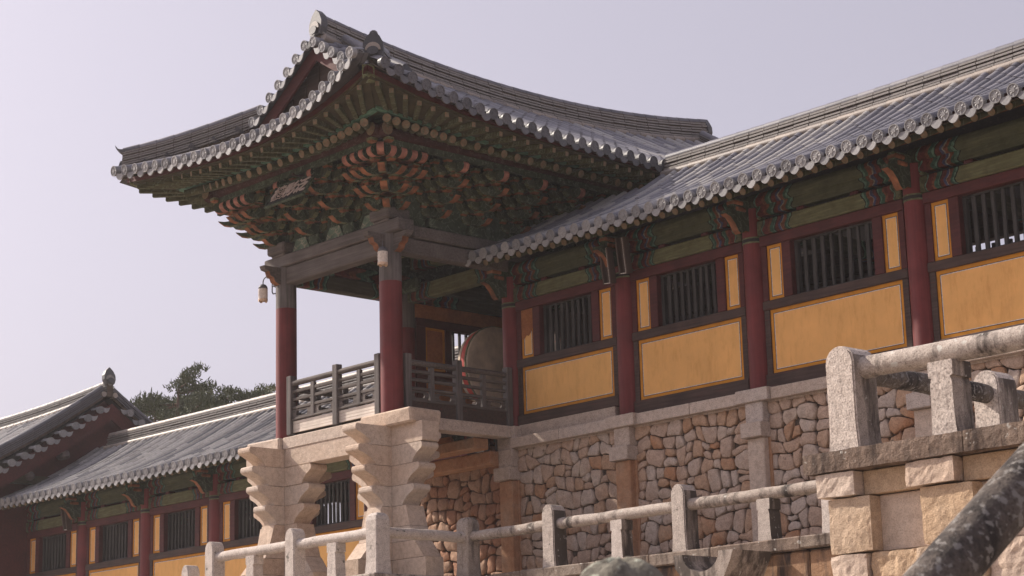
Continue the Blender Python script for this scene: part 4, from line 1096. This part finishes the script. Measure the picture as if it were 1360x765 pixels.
# ------------------------------------------------------------------ stone balustrades
def stone_post(parent, x, y, z, h, w_, d_, mat, side=False):
    """squared shaft, slightly flared foot, rounded shoulders"""
    b = MB(); k = w_/2; pts = [(-k-.02, 0), (k+.02, 0), (k+.005, .16), (k, .25), (k, h-.16)]
    n = 8; arc = [(k*math.cos(q), h-.16+.16*math.sin(q)) for q in [math.pi*i/n for i in range(1, n)]]
    pts += arc+[(-k, h-.16), (-k, .25), (-k-.005, .16)]
    c = .02
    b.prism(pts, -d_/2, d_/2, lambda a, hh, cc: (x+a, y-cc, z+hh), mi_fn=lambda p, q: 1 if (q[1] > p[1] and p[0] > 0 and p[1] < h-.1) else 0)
    # bevel ring front and back
    for s in (-1, 1):
        ins = [(a*(1-c/k), hh*(1-.014)+.004) for a, hh in pts]; b2 = MB()
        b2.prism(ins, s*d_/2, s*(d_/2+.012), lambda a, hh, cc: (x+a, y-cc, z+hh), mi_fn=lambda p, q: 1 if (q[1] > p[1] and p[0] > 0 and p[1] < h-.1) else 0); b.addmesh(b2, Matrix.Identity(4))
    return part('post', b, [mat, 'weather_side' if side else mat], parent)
def corner_post(parent, x, y, z, h, w_, mat):
    b = MB(); k = w_/2; pr_ = [(k+.02, 0), (k+.004, .18), (k, .3), (k, h-.13), (k*.88, h-.06), (k*.55, h-.015), (0, h)]
    vs = []; fs = []
    for r, zz_ in pr_[:-1]:
        cc = r*.12
        vs += [(x+a, y+c_, z+zz_) for a, c_ in ((-r+cc, -r), (r-cc, -r), (r, -r+cc), (r, r-cc), (r-cc, r), (-r+cc, r), (-r, r-cc), (-r, -r+cc))]
    vs.append((x, y, z+h)); n = 8
    for a in range(len(pr_)-2): fs += [(a*n+i, a*n+(i+1) % n, (a+1)*n+(i+1) % n, (a+1)*n+i) for i in range(n)]
    m_ = (len(pr_)-2)*n; fs += [(m_+i, m_+(i+1) % n, len(vs)-1) for i in range(n)]
    b.add(vs, fs); return part('post', b, mat, parent)
def baluster(parent, x, y, z, h, w_, d_, mat, along='x', side=False):
    k = w_/2; p = [(-k-.01, 0), (k+.01, 0), (k, .08), (k*.93, h*.45), (k*.93, h-.22), (k*.80, h-.165), (k*.80, h-.155), (k*1.02, h-.15), (k*1.05, h-.02), (k*.98, h)]
    p = p+[(-a, hh) for a, hh in p[2:]][::-1]
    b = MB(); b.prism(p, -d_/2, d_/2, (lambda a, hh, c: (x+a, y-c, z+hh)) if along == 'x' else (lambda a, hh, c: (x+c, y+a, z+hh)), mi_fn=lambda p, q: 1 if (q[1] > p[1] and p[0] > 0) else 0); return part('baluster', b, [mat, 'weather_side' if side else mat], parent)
def rail(parent, A, B, r, mat):
    b = MB(); A, B = Vector(A), Vector(B); n = 9; pts = [A.lerp(B, i/n) for i in range(n+1)]
    vs = []; m_ = 14; d = (B-A).normalized(); a = d.orthogonal().normalized(); c = d.cross(a)
    for p in pts:
        j = Vector((0, 0, random.uniform(-.006, .006))); rr_ = r*random.uniform(.965, 1.03)
        vs += [p+j+(a*math.cos(2*math.pi*i/m_)+c*math.sin(2*math.pi*i/m_))*rr_*random.uniform(.985, 1.015) for i in range(m_)]
    b.add(vs, [(k*m_+i, k*m_+(i+1) % m_, (k+1)*m_+(i+1) % m_, (k+1)*m_+i) for k in range(n) for i in range(m_)], 0, True)
    b.add(vs[:m_], [tuple(range(m_-1, -1, -1))]); b.add(vs[-m_:], [tuple(range(m_))])
    return part('rail', b, mat, parent)
ZC = 4.37
low = thing('stone_balustrade', 'long granite balustrade with round rails running in front of the rubble wall and notched pillars', 'balustrade', (1.5, -3.4, ZC))
for p, q in ((-3.05, -.69), (-.69, 1.5)): rail(low, (p+.1, -4.35, 5.03), (q-.1, -4.35, 5.03), .088, 'granite_rail')
for x in (-3.05, -.69): stone_post(low, x, -4.35, ZC, .93, .26, .22, 'granite_rail')
corner_post(low, 1.5, -4.35, ZC, .97, .28, 'granite_rail')
for x in (-1.85, .42): baluster(low, x, -4.35, ZC, .585, .23, .20, 'granite_rail')
rail(low, (1.5, -4.2, 5.03), (1.5, -2.6, 5.03), .088, 'granite_rail')
corner_post(low, 1.5, -2.48, ZC, 1.0, .28, 'granite_dark')
xs = [1.5, 3.55, 6.32, 9.1, 11.9]
for p, q in zip(xs[:-1], xs[1:]): rail(low, (p+.1, -2.48, 5.04), (q-.1, -2.48, 5.04), .088, 'granite_dark')
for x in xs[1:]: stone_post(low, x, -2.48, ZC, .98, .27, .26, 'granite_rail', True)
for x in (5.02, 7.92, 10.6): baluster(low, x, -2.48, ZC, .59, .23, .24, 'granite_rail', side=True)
np_ = thing('stone_post', 'low round-topped granite post beyond the balustrade end near the lower gallery', 'post', (-3.75, -4.35, ZC)); stone_post(np_, -3.72, -4.4, ZC, .58, .24, .22, 'granite_rail')
cop = thing('terrace_coping', 'weathered granite coping under the long balustrade', 'coping', (1.5, -3.4, 4.19))
def coping(x0, x1, y, mat):
    x = x0
    while x < x1-.05:
        l = min(random.uniform(1.0, 1.7), x1-x); l = l if x1-x-l > .4 else x1-x
        bpart('coping_stone', (x+l/2, y, 4.28), (l-.006, .50, .18), mat, cop, .018, .008); x += l
coping(-9, 1.75, -4.37, 'granite_dark'); coping(1.755, 13.72, -2.45, 'ledge_brown'); 
bpart('coping_stone', (1.505, -3.41, 4.281), (.49, 1.40, .178), 'granite_dark', cop, .018, .006)
tw = thing('terrace_wall', 'stained stone block wall below the long balustrade', 'stone wall', (7, -2.6, 2.4))
for row, (z0, z1) in enumerate(((3.72, 4.18), (3.1, 3.71), (2.4, 3.09))):
    x = 1.6-.3*row
    while x < 13.6:
        l = min(random.uniform(.8, 1.5), 13.7-x); bpart('wall_block', (x+l/2, -2.56+.02*(row == 0), (z0+z1)/2), (l-.012, .16, z1-z0-.012), 'stained', tw, .03, .012); x += l
# stone spout
sp = MB(); n_ = 10; a0, a1 = 7.02, 8.12; xm, rr0 = 7.52, .34
outer = [(a0, 4.20), (a0+.02, 4.02), (a0+.22, 3.80), (a0+.45, 3.70), (a1-.42, 3.70), (a1-.18, 3.86), (a1-.05, 4.08), (a1, 4.20)]
inner = [(xm+rr0*math.cos(q), 4.205+(-.26)*math.sin(q)) for q in [math.pi*i/n_ for i in range(n_+1)]]
sp.prism(outer+inner, -2.7, -3.5, lambda a, h, c: (a, c, h)); 
tag(part('water_spout', sp, 'weather_side', None), 'stone water spout with hollowed trough projecting from the stained terrace wall', 'water spout')

# platform at the head of the stair
pb = thing('platform_balustrade', 'massive granite balustrade with rounded corner post on the stair platform', 'balustrade', (14.1, -8.3, 4.39))
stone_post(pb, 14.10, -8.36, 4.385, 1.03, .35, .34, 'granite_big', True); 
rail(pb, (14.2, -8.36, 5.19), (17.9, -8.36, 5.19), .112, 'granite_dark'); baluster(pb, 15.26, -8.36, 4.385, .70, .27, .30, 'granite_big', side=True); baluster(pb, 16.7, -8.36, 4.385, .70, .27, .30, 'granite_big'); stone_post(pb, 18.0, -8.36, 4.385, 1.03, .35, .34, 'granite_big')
rail(pb, (14.1, -8.25, 5.18), (14.1, -6.05, 5.18), .105, 'lichen_dark'); stone_post(pb, 14.10, -5.92, 4.385, 1.05, .33, .32, 'granite_big', True); rail(pb, (14.1, -5.75, 5.18), (14.1, -2.9, 5.18), .105, 'lichen_dark'); baluster(pb, 14.1, -4.4, 4.385, .70, .27, .26, 'granite_dark', 'y'); stone_post(pb, 14.10, -2.75, 4.385, 1.05, .33, .32, 'granite_big')
rw = thing('retaining_wall', 'ochre granite block wall with corbels carrying the stair platform', 'stone wall', (14, -8.5, 2.4))
x = 13.62
for l in (1.9, 1.75, 1.6, 1.8): rough('ledge_stone', (x+l/2, -8.35, 4.28), (l-.004, .52, .205), 'ledge_brown', rw, .012); x += l
bpart('ledge_stone', (13.88, -5.3, 4.279), (.52, 5.5, .20), 'granite_dark', rw, .02, .01)
x = 13.74
for k, l in enumerate((.48, .60, .56, .70, .5, .6, .55, .7, .5)):
    if k % 2 == 0: rough('corbel', (x+l/2, -8.40, 4.052), (l-.008, .36, .235), 'granite_warm', rw, .020)
    else: bpart('frieze_stone', (x+l/2, -8.30, 4.052), (l-.008, .28, .235), 'granite_ochre', rw, .008)
    x += l
x = 13.84
for k, l in enumerate((.52, .58, .60, .66, .52, .6, .55, .7, .5)):
    if k % 2 == 0: rough('pilaster', (x+l/2, -8.38, 3.655), (l-.010, .30, .535), 'granite_ochre', rw, .011)
    else: bpart('panel_stone', (x+l/2, -8.25, 3.655), (l+.02, .24, .535), 'granite_warm', rw, .008)
    x += l
for row, (z0, z1) in enumerate(((2.86, 3.38), (2.3, 2.85), (1.6, 2.29))):
    x = 13.82
    for k in range(9):
        l = random.uniform(.42, .95) if k else .46+.2*row
        rough('wall_block', (x+l/2, -8.38+.05*(k % 2), (z0+z1)/2), (l-.012, .30, z1-z0-.012), 'granite_ochre' if (k+row) % 3 else 'granite_warm', rw, .026); x += l

# stair with its sloping handrail, near the camera
sl = .6635; P0 = Vector((21.5, -17.034, 2.448)); along = Vector((0, 1, sl))
hr = thing('stair_handrail', 'dark lichen-covered round stone handrail sloping up beside the stair', 'handrail', (21.5, -18.6, 0))
rail(hr, P0-along*2.1, P0+along*3.9, .117, 'lichen_dark')
for dy in (-1.35, 1.9, 3.6): baluster(hr, 21.5, P0.y+dy, P0.z+dy*sl-.78, .72, .2, .2, 'lichen_dark', 'y')
stone_post(hr, 21.5, P0.y-2.15, 0, P0.z-2.15*sl+.3, .34, .34, 'lichen_dark'); stone_post(hr, 21.5, P0.y+3.95, 3.5, P0.z+3.95*sl-3.5+.3, .34, .34, 'lichen_dark')
b = MB(); b.prism([(P0.y-1.98, 0), (P0.y+4.1, 0), (P0.y+4.1, P0.z+4.1*sl-.76), (P0.y-1.98, P0.z-1.98*sl-.76)], 21.32, 21.68, lambda a, h, c: (c, a, h)); part('stringer', b, 'granite_dark', hr)
st = thing('stone_stair', 'flight of granite steps climbing to the stair platform', 'stair', (23.4, -16, 0))
for k in range(24):
    y0 = P0.y-2.0+.262*k; bpart('step', (23.4, y0+.4, .174*(k+1)/2), (3.3, .8, .174*(k+1)-.002), 'paving', st, .012)
dp = thing('mossy_stone_post', 'mossy dark stone post with domed top standing alone below the balustrade', 'post', (21.69, -19.35, 0))
b = MB(); pr_ = [(.155*math.cos(q), .115*math.sin(q)) for q in [math.pi/2*i/10 for i in range(11)]]
b.lathe((21.69, -19.35, 2.085), [(.20, -2.085), (.19, -.6), (.15, -.22), (.16, -.1)]+pr_, 26)
vv = []
for v in b.v:
    a = math.atan2(v[1]+19.35, v[0]-21.69); k = 1+.05*math.sin(3*a+v[2]*9)+.03*math.sin(7*a+2); vv.append((21.69+(v[0]-21.69)*k, -19.35+(v[1]+19.35)*k, v[2]+.010*math.sin(5*a)))
b.v = vv; part('post_body', b, 'moss_stone', dp)

# ------------------------------------------------------------------ galleries
wing, Sw, _ = gallery('gallery_hall', 'long red and yellow gallery hall with tiled roof on top of the rubble wall', None, (0, 0, 0), COLS+[15.0], -.12, 15.3, 2.25, True,
    [(7.265, 7.446), (7.03, 7.28), (7.03, 7.28), (7.03, 7.28), (7.03, 7.28)], back_open=(2, 3), dlimit=lambda x: (0, 2.98 if x > 2.2 else 2.45), max_obj=280)
LC = [-3.0, -5.92, -8.80, -11.68, -14.56, -17.45, -20.37]
gallery('gallery_hall', 'lower gallery hall with grey tiled roof beyond the notched pillars', None, (0, 1.5, -2.10), LC, -20.2, -3.35, -19.5, False, None, back_open=(1, 2, 3, 4), max_obj=0, oldroof=True)

# pavilion beyond the lower gallery
far = thing('far_pavilion', 'dark gabled pavilion roof rising beyond the far end of the lower gallery', 'pavilion', (-24, 3.5, 4.4))
FY, FX = 3.55, -19.9
def SFR(x, d):
    u = d/4.2; return Vector((x, FY-4.2+d, 8.62+2.36*(.82*u+.18*u*u)+.0055*max(0, x+26)**2*u))
def SFB(x, d):
    p = SFR(x, d); p.y = 2*FY-p.y; return p
froof = part('roof', bed(SFR, -33, FX, lambda t: (0, 4.2), 20, 8, .06), 'tile_dark', far); part('roof_bed', bed(SFB, -33, FX, lambda t: (0, 4.2), 20, 8, .06), 'tile_dark', froof)
slope(froof, SFR, [FX-.15-.3*i for i in range(42)][::-1], lambda t: (0, 4.1), 0, 'tile_old', 'tile_disc')
ridge(froof, [Vector((FX+.05-13*k/40, FY, SFR(FX-13*k/40, 4.2).z-.05)) for k in range(41)], 5, .14, .06, 'tile_old', 'tile_pale', seg=.4)
finial(froof, Vector((FX+.07, FY, SFR(FX, 4.2).z+.28)), (1, 0, .15), .85, pale='ridge_body')
for S_, sg in ((SFR, -1), (SFB, 1)):
    ridge(froof, [S_(FX-.12, 4.05-3.9*k/14) for k in range(15)], 4, .13, .055, 'tile_end_dark', 'tile_end_dark', roll=False, seg=.4, body='tile_end_dark')
    d = .15
    while d < 4.1:
        p = S_(FX, d); mm = frame_m(Vector((FX+.34, p.y, p.z-.20)), Vector((0, -sg, 0))*1.0, Vector((-1, 0, .06)).normalized(), Vector((.06, 0, 1)).normalized())
        link('rake_tile', shared('cover_tile', COVER, ['tile_disc']), froof, mm); link('rake_disc', shared('eave_disc', DISC, ['tile_disc']), froof, mm @ T(0, -.03, 0))
        q = S_(FX, d+.17); link('rake_drip', shared('drip_tile', DRIP, ['tile_disc']), froof, frame_m(Vector((FX+.32, q.y, q.z-.22)), Vector((0, -sg, 0)), Vector((-1, 0, 0)), Vector((0, 0, 1))))
        d += .36
    b = MB(); vs = []
    for k in range(11):
        p = S_(FX, 4.2*k/10); vs += [p+Vector((.12, 0, -.28)), p+Vector((.17, 0, -.28)), p+Vector((.17, 0, -.72)), p+Vector((.12, 0, -.72))]
    b.add(vs, [(i*4+a, i*4+(a+1) % 4, i*4+4+(a+1) % 4, i*4+4+a) for i in range(10) for a in range(4)]); part('barge_board', b, 'red_dark', far)
    for k in (.9, 1.9, 2.9):
        p = S_(FX, k); bpart('purlin_end', (FX-.05, p.y, p.z-.85), (.45, .22, .22), 'horn', far, .07)
b = MB(); p1, p2, p3 = SFR(FX, 0), SFR(FX, 4.2), SFB(FX, 0)
b.add([(FX-.3, p1.y+.3, 8.2), (FX-.3, p2.y, p2.z-.1), (FX-.3, p3.y-.3, 8.2), (FX-.3, p3.y-.6, 5), (FX-.3, p1.y+.9, 5)], [(0, 1, 2, 3, 4)]); part('gable_wall', b, 'red_dark', far)
for y in (FY-3.2, FY+3.2):
    for x in (-20.6, -24.5, -29):
        b = MB(); b.cyl((x, y, 4.19), (x, y, 8.5), .24, .22, 14); part('column', b, 'red', far)
bpart('wall', (-25.5, FY-3.1, 6.4), (9.6, .15, 4.2), 'red_dark', far); bpart('wall', (-25.5, FY+3.1, 6.4), (9.6, .15, 4.2), 'red_dark', far)
b = MB(); b.box((-26.3, FY, 8.75), (12.8, 6.6, .2)); part('eave_soffit', b, 'soffit', far)

# ------------------------------------------------------------------ loose things
pq = thing('name_plaque', 'dark board with three pale characters under the pavilion eave', 'sign', (-1.45, -3.9, 11.1))
pm = frame_m(Vector((-1.45, -3.88, 11.335)), Vector((1, 0, 0)), Vector((0, .54, .84)).normalized(), Vector((0, -.84, .54)).normalized())
b = MB(); b.cbox((0, 0, 0), (1.10, .46, .035), .008); bd = link('board', b.data('board', ['black_board']), pq, pm)
for (cx_, cy_, lx, ly) in ((0, .245, 1.18, .045), (0, -.245, 1.18, .045), (.57, 0, .045, .45), (-.57, 0, .045, .45)):
    b = MB(); b.cbox((cx_, cy_, .01), (lx, ly, .05), .006); link('frame_bar', b.data('frame_bar', ['bracket']), bd, pm)
try:
    cu = bpy.data.curves.new('glyphs', 'FONT'); cu.align_x = 'CENTER'; cu.align_y = 'CENTER'
    for k, ch in enumerate('樓影泛'):
        cu = bpy.data.curves.new('glyph', 'FONT'); cu.body = ch; cu.align_x = 'CENTER'; cu.align_y = 'CENTER'; cu.size = .36; cu.offset = .007; cu.extrude = .008; cu.resolution_u = 3
        to = bpy.data.objects.new('glyph', cu); col.objects.link(to); bpy.context.view_layer.update()
        me = bpy.data.meshes.new_from_object(to.evaluated_get(bpy.context.evaluated_depsgraph_get())); col.objects.unlink(to); bpy.data.objects.remove(to)
        me.materials.clear(); me.materials.append(M['letter'])
        link('character', me, bd, pm @ T(-.345+.345*k, -.0, .024))
except Exception as ex: print('glyphs', ex)
bpart('hook', (-1.45, -3.6, 11.65), (.05, .5, .05), 'brown', pq)

def lantern(x, y, z, hook_from, label):
    t = thing('lantern', label, 'lamp', (x, y, z), None)
    b = MB(); n = 14; prf = [(.0, .30), (.035, .30), (.06, .285), (.082, .25), (.088, .215), (.0, .215)]; b.lathe((x, y, z), prf, n); part('cap', b, 'lamp_cap', t)
    b = MB(); vs = []; rows = [(.085, .22), (.089, .18), (.084, .175), (.090, .13), (.085, .125), (.090, .08), (.084, .075), (.089, .02)]
    b.lathe((x, y, z), rows, n); part('shade', b, 'lamp_white', t)
    b = MB(); n = 20; vs = []
    for i in range(n):
        a = 2*math.pi*i/n; dz = -.035 if i % 4 in (1, 2) else -.012; vs += [(x+.09*math.cos(a), y+.09*math.sin(a), z+.022), (x+.088*math.cos(a), y+.088*math.sin(a), z+dz)]
    b.add(vs, [(2*i, 2*i+1, (2*i+3) % (2*n), (2*i+2) % (2*n)) for i in range(n)]); part('shade_fringe', b, 'lamp_tan', t)
    h = Vector(hook_from); c = Vector((x, y, z+.29)); d = h-c; d.z = 0; b = MB()
    if d.length > .05:
        pts = [c]+[c+d*.32*(1-math.cos(q))+Vector((0, 0, .05+.10*math.sin(q))) for q in [math.pi*i/8 for i in range(9)]]
        pts += [c+d*.64+Vector((0, 0, -.16)), c+d*.70+Vector((0, 0, -.20)), h+Vector((0, 0, -.20+c.z-h.z))]
        b.tube(pts, .011, 6); b.cyl(c+d*.64+Vector((0, 0, -.06)), h+Vector((0, 0, c.z-h.z-.06)), .009, .009, 6); b.box((h.x, h.y, c.z-.1), (.025, .06, .34))
    else: b.tube([c, c+Vector((0, 0, .12))], .008, 6)
    part('bracket', b, 'lamp_cap', t)
lantern(-3.56, -2.98, 9.87, (-3.245, -2.88, 10.16), 'beige lantern on a curved hook at the far column of the pavilion')
lantern(.17, -3.12, 9.80, (.17, -3.09, 10.1), 'white lantern hanging in front of the corner column of the pavilion')

dr = thing('temple_drum', 'large drum with tan hide face standing inside the pavilion', 'drum', (-1.6, .7, 7.2))
b = MB(); n_ = 28; prf = [(-1.46, .75), (-1.40, .765), (-1.34, .77), (-1.28, .768), (-1.2, .76)]; vs = []
for xx, r in prf: vs += [(xx, .7+r*math.cos(2*math.pi*i/n_), 8.63+r*math.sin(2*math.pi*i/n_)) for i in range(n_)]
b.add(vs, [(a*n_+i, a*n_+(i+1) % n_, (a+1)*n_+(i+1) % n_, (a+1)*n_+i) for a in range(4) for i in range(n_)], 0, True); part('barrel', b, 'drum_red', dr)
for xx, sgn in ((-1.2, 1), (-1.46, -1)):
    b = MB(); b.cyl((xx-.06*sgn, .7, 8.63), (xx+.012*sgn, .7, 8.63), .775, .765, n_); part('drum_head', b, 'hide', dr)
b = MB(); b.cyl((-1.26, .7, 8.63), (-1.23, .7, 8.63), .79, .79, n_); part('rim', b, 'bracket_tip', dr)
for xx in (-1.56, -1.28): bpart('stand_leg', (xx, .7, 7.5), (.14, 1.3, .14), 'brown', dr); bpart('stand_post', (xx, .2, 7.72), (.12, .12, .42), 'brown', dr); bpart('stand_post', (xx, 1.2, 7.72), (.12, .12, .42), 'brown', dr)
for yy in (.35, 1.05): bpart('stand_foot', (-1.42, yy, 7.22), (.5, .14, .46), 'brown', dr)

def lamp_box(x, z, tilt, label, O=(0, 0, 0)):
    t = thing('floodlight', label, 'lamp', (x, O[1]-.5, O[2]+z)); R_ = Matrix.Rotation(tilt, 4, 'Y') @ Matrix.Rotation(.22, 4, 'X')
    mw = T(x, O[1]-.46, O[2]+z) @ R_
    b = MB(); b.cbox((0, .05, 0), (.20, .04, .62), .006); b.cbox((-.085, 0, 0), (.03, .14, .62), .005); b.cbox((.085, 0, 0), (.03, .14, .62), .005); link('housing', b.data('housing', ['lamp_box']), t, mw)
    b = MB(); b.box((.06, -.04, 0), (.012, .03, .60)); b.box((0, -.03, -.295), (.14, .05, .012)); link('edge_strip', b.data('edge_strip', ['line']), t, mw)
    b = MB(); b.box((0, .20, .25), (.04, .30, .04)); link('mount', b.data('mount', ['lamp_box']), t, mw)
lamp_box(2.93, 9.60, .10, 'narrow brown lamp box hanging left of the second red column under the eave'); lamp_box(3.32, 9.70, .10, 'narrow brown lamp box hanging right of the second red column under the eave')
lamp_box(-17.6, 9.62, .10, 'narrow brown lamp box under the eave of the lower gallery hall', (0, 1.5, -2.1))

# ------------------------------------------------------------------ pines behind the lower gallery
def pine(x, y, z0, h, cr, label, seed, mat, lean=0, top=.45, grp='pines beyond the lower gallery'):
    rd = random.Random(seed); t = thing('pine_tree', label, 'tree', (x, y, 0), grp)
    b = MB(); p = Vector((x, y, 0)); pts = [p.copy()]; nseg = 7
    for k in range(nseg):
        p = p+Vector((rd.uniform(-.25, .25)+lean*h/nseg, rd.uniform(-.25, .25), h/nseg)); pts.append(p.copy())
    for k in range(nseg): b.cyl(pts[k], pts[k+1], .26*(1-k/nseg*.85), .26*(1-(k+1)/nseg*.85), 8)
    tips = []
    for k in range(26):
        f = rd.uniform(top, 1.0); q = f*nseg; i = min(nseg-1, int(q)); s = pts[i].lerp(pts[i+1], q-i)
        a = rd.uniform(0, 6.283); l = cr*rd.uniform(.45, 1.0)*(1.12-abs(f-.7)*1.2)
        e = s+Vector((math.cos(a)*l, math.sin(a)*l, rd.uniform(-.1, .45)*l)); mid_ = s.lerp(e, .5)+Vector((0, 0, -.08*l))
        b.cyl(s, mid_, .05, .035, 5); b.cyl(mid_, e, .035, .015, 5)
        for f2 in (.45, .65, .82, 1.0): tips.append((s.lerp(mid_, f2*2) if f2 < .5 else mid_.lerp(e, f2*2-1), .32+.18*rd.random()))
        tips.append((e+Vector((rd.uniform(-.3, .3), rd.uniform(-.3, .3), rd.uniform(0, .25))), .35))
    tips.append((pts[-1], .5)); part('trunk', b, 'bark', t)
    c = MB()
    for tp, r in tips:
        for _ in range(110):
            d = Vector((rd.gauss(0, 1), rd.gauss(0, 1), rd.gauss(0, .55))); d = d.normalized()*r*rd.random()**.4; d.z *= .6
            o = tp+d; up_ = Vector((rd.uniform(-.8, .8), rd.uniform(-.8, .8), rd.uniform(.2, 1))).normalized(); s = up_.orthogonal().normalized()
            l, w_ = rd.uniform(.09, .18), rd.uniform(.014, .030)
            c.add([o-s*w_, o+s*w_, o+up_*l+s*w_*.3, o+up_*l-s*w_*.3], [(0, 1, 2, 3)])
    part('crown', c, mat, t)
for k, (label, mat, x, y, h, cr) in enumerate((
        ('low pine at the edge of the clump by the far pavilion gable', 'pine_light', -36.5, 15.1, 14.6, 2.0), ('pale pine behind the clump beside the far pavilion gable', 'pine', -41.3, 18.7, 15.9, 2.5),
        ('tall pine with an uneven reaching top behind the gallery ridge', 'pine', -34.2, 15.0, 15.0, 2.2), ('pine standing farther back between two nearer pines', 'pine_light', -44.0, 22.0, 16.8, 2.8),
        ('yellowish green pine in the middle of the clump', 'pine_light', -37.1, 17.9, 15.0, 2.4), ('farthest pine of the clump behind the gallery ridge', 'pine', -48.4, 26.2, 17.7, 3.0),
        ('rounded dark pine rising just behind the gallery ridge', 'pine', -34.9, 17.6, 15.0, 2.1), ('bushy pine behind the gallery roof near the red column', 'pine_light', -41.2, 22.5, 16.3, 2.6),
        ('dark pine with a pointed tip next to the red pavilion column', 'pine', -32.7, 17.2, 14.8, 1.9), ('pine partly hidden by the red pavilion column', 'pine', -37.4, 21.0, 15.5, 2.3),
        ('pine whose tip just shows above the far pavilion ridge', 'pine', -56.6, 22.3, 17.9, 1.6))):
    pine(x, y, 0, h-.4, cr, label, 51+7*k, mat)

# ------------------------------------------------------------------ haze
hm = bpy.data.materials.new('haze'); hm.use_nodes = True; hn = hm.node_tree; hn.nodes.clear()
ho = hn.nodes.new('ShaderNodeOutputMaterial'); hv = hn.nodes.new('ShaderNodeVolumePrincipled')
hv.inputs['Color'].default_value = (.95, .92, .93, 1); hv.inputs['Density'].default_value = .0005; hv.inputs['Anisotropy'].default_value = .35
hn.links.new(hv.outputs[0], ho.inputs['Volume']); M['haze'] = hm
b = MB(); b.box((0, 200, 9.5), (1900, 1900, 21)); hz = part('haze', b, 'haze', None); hz['kind'] = 'stuff'
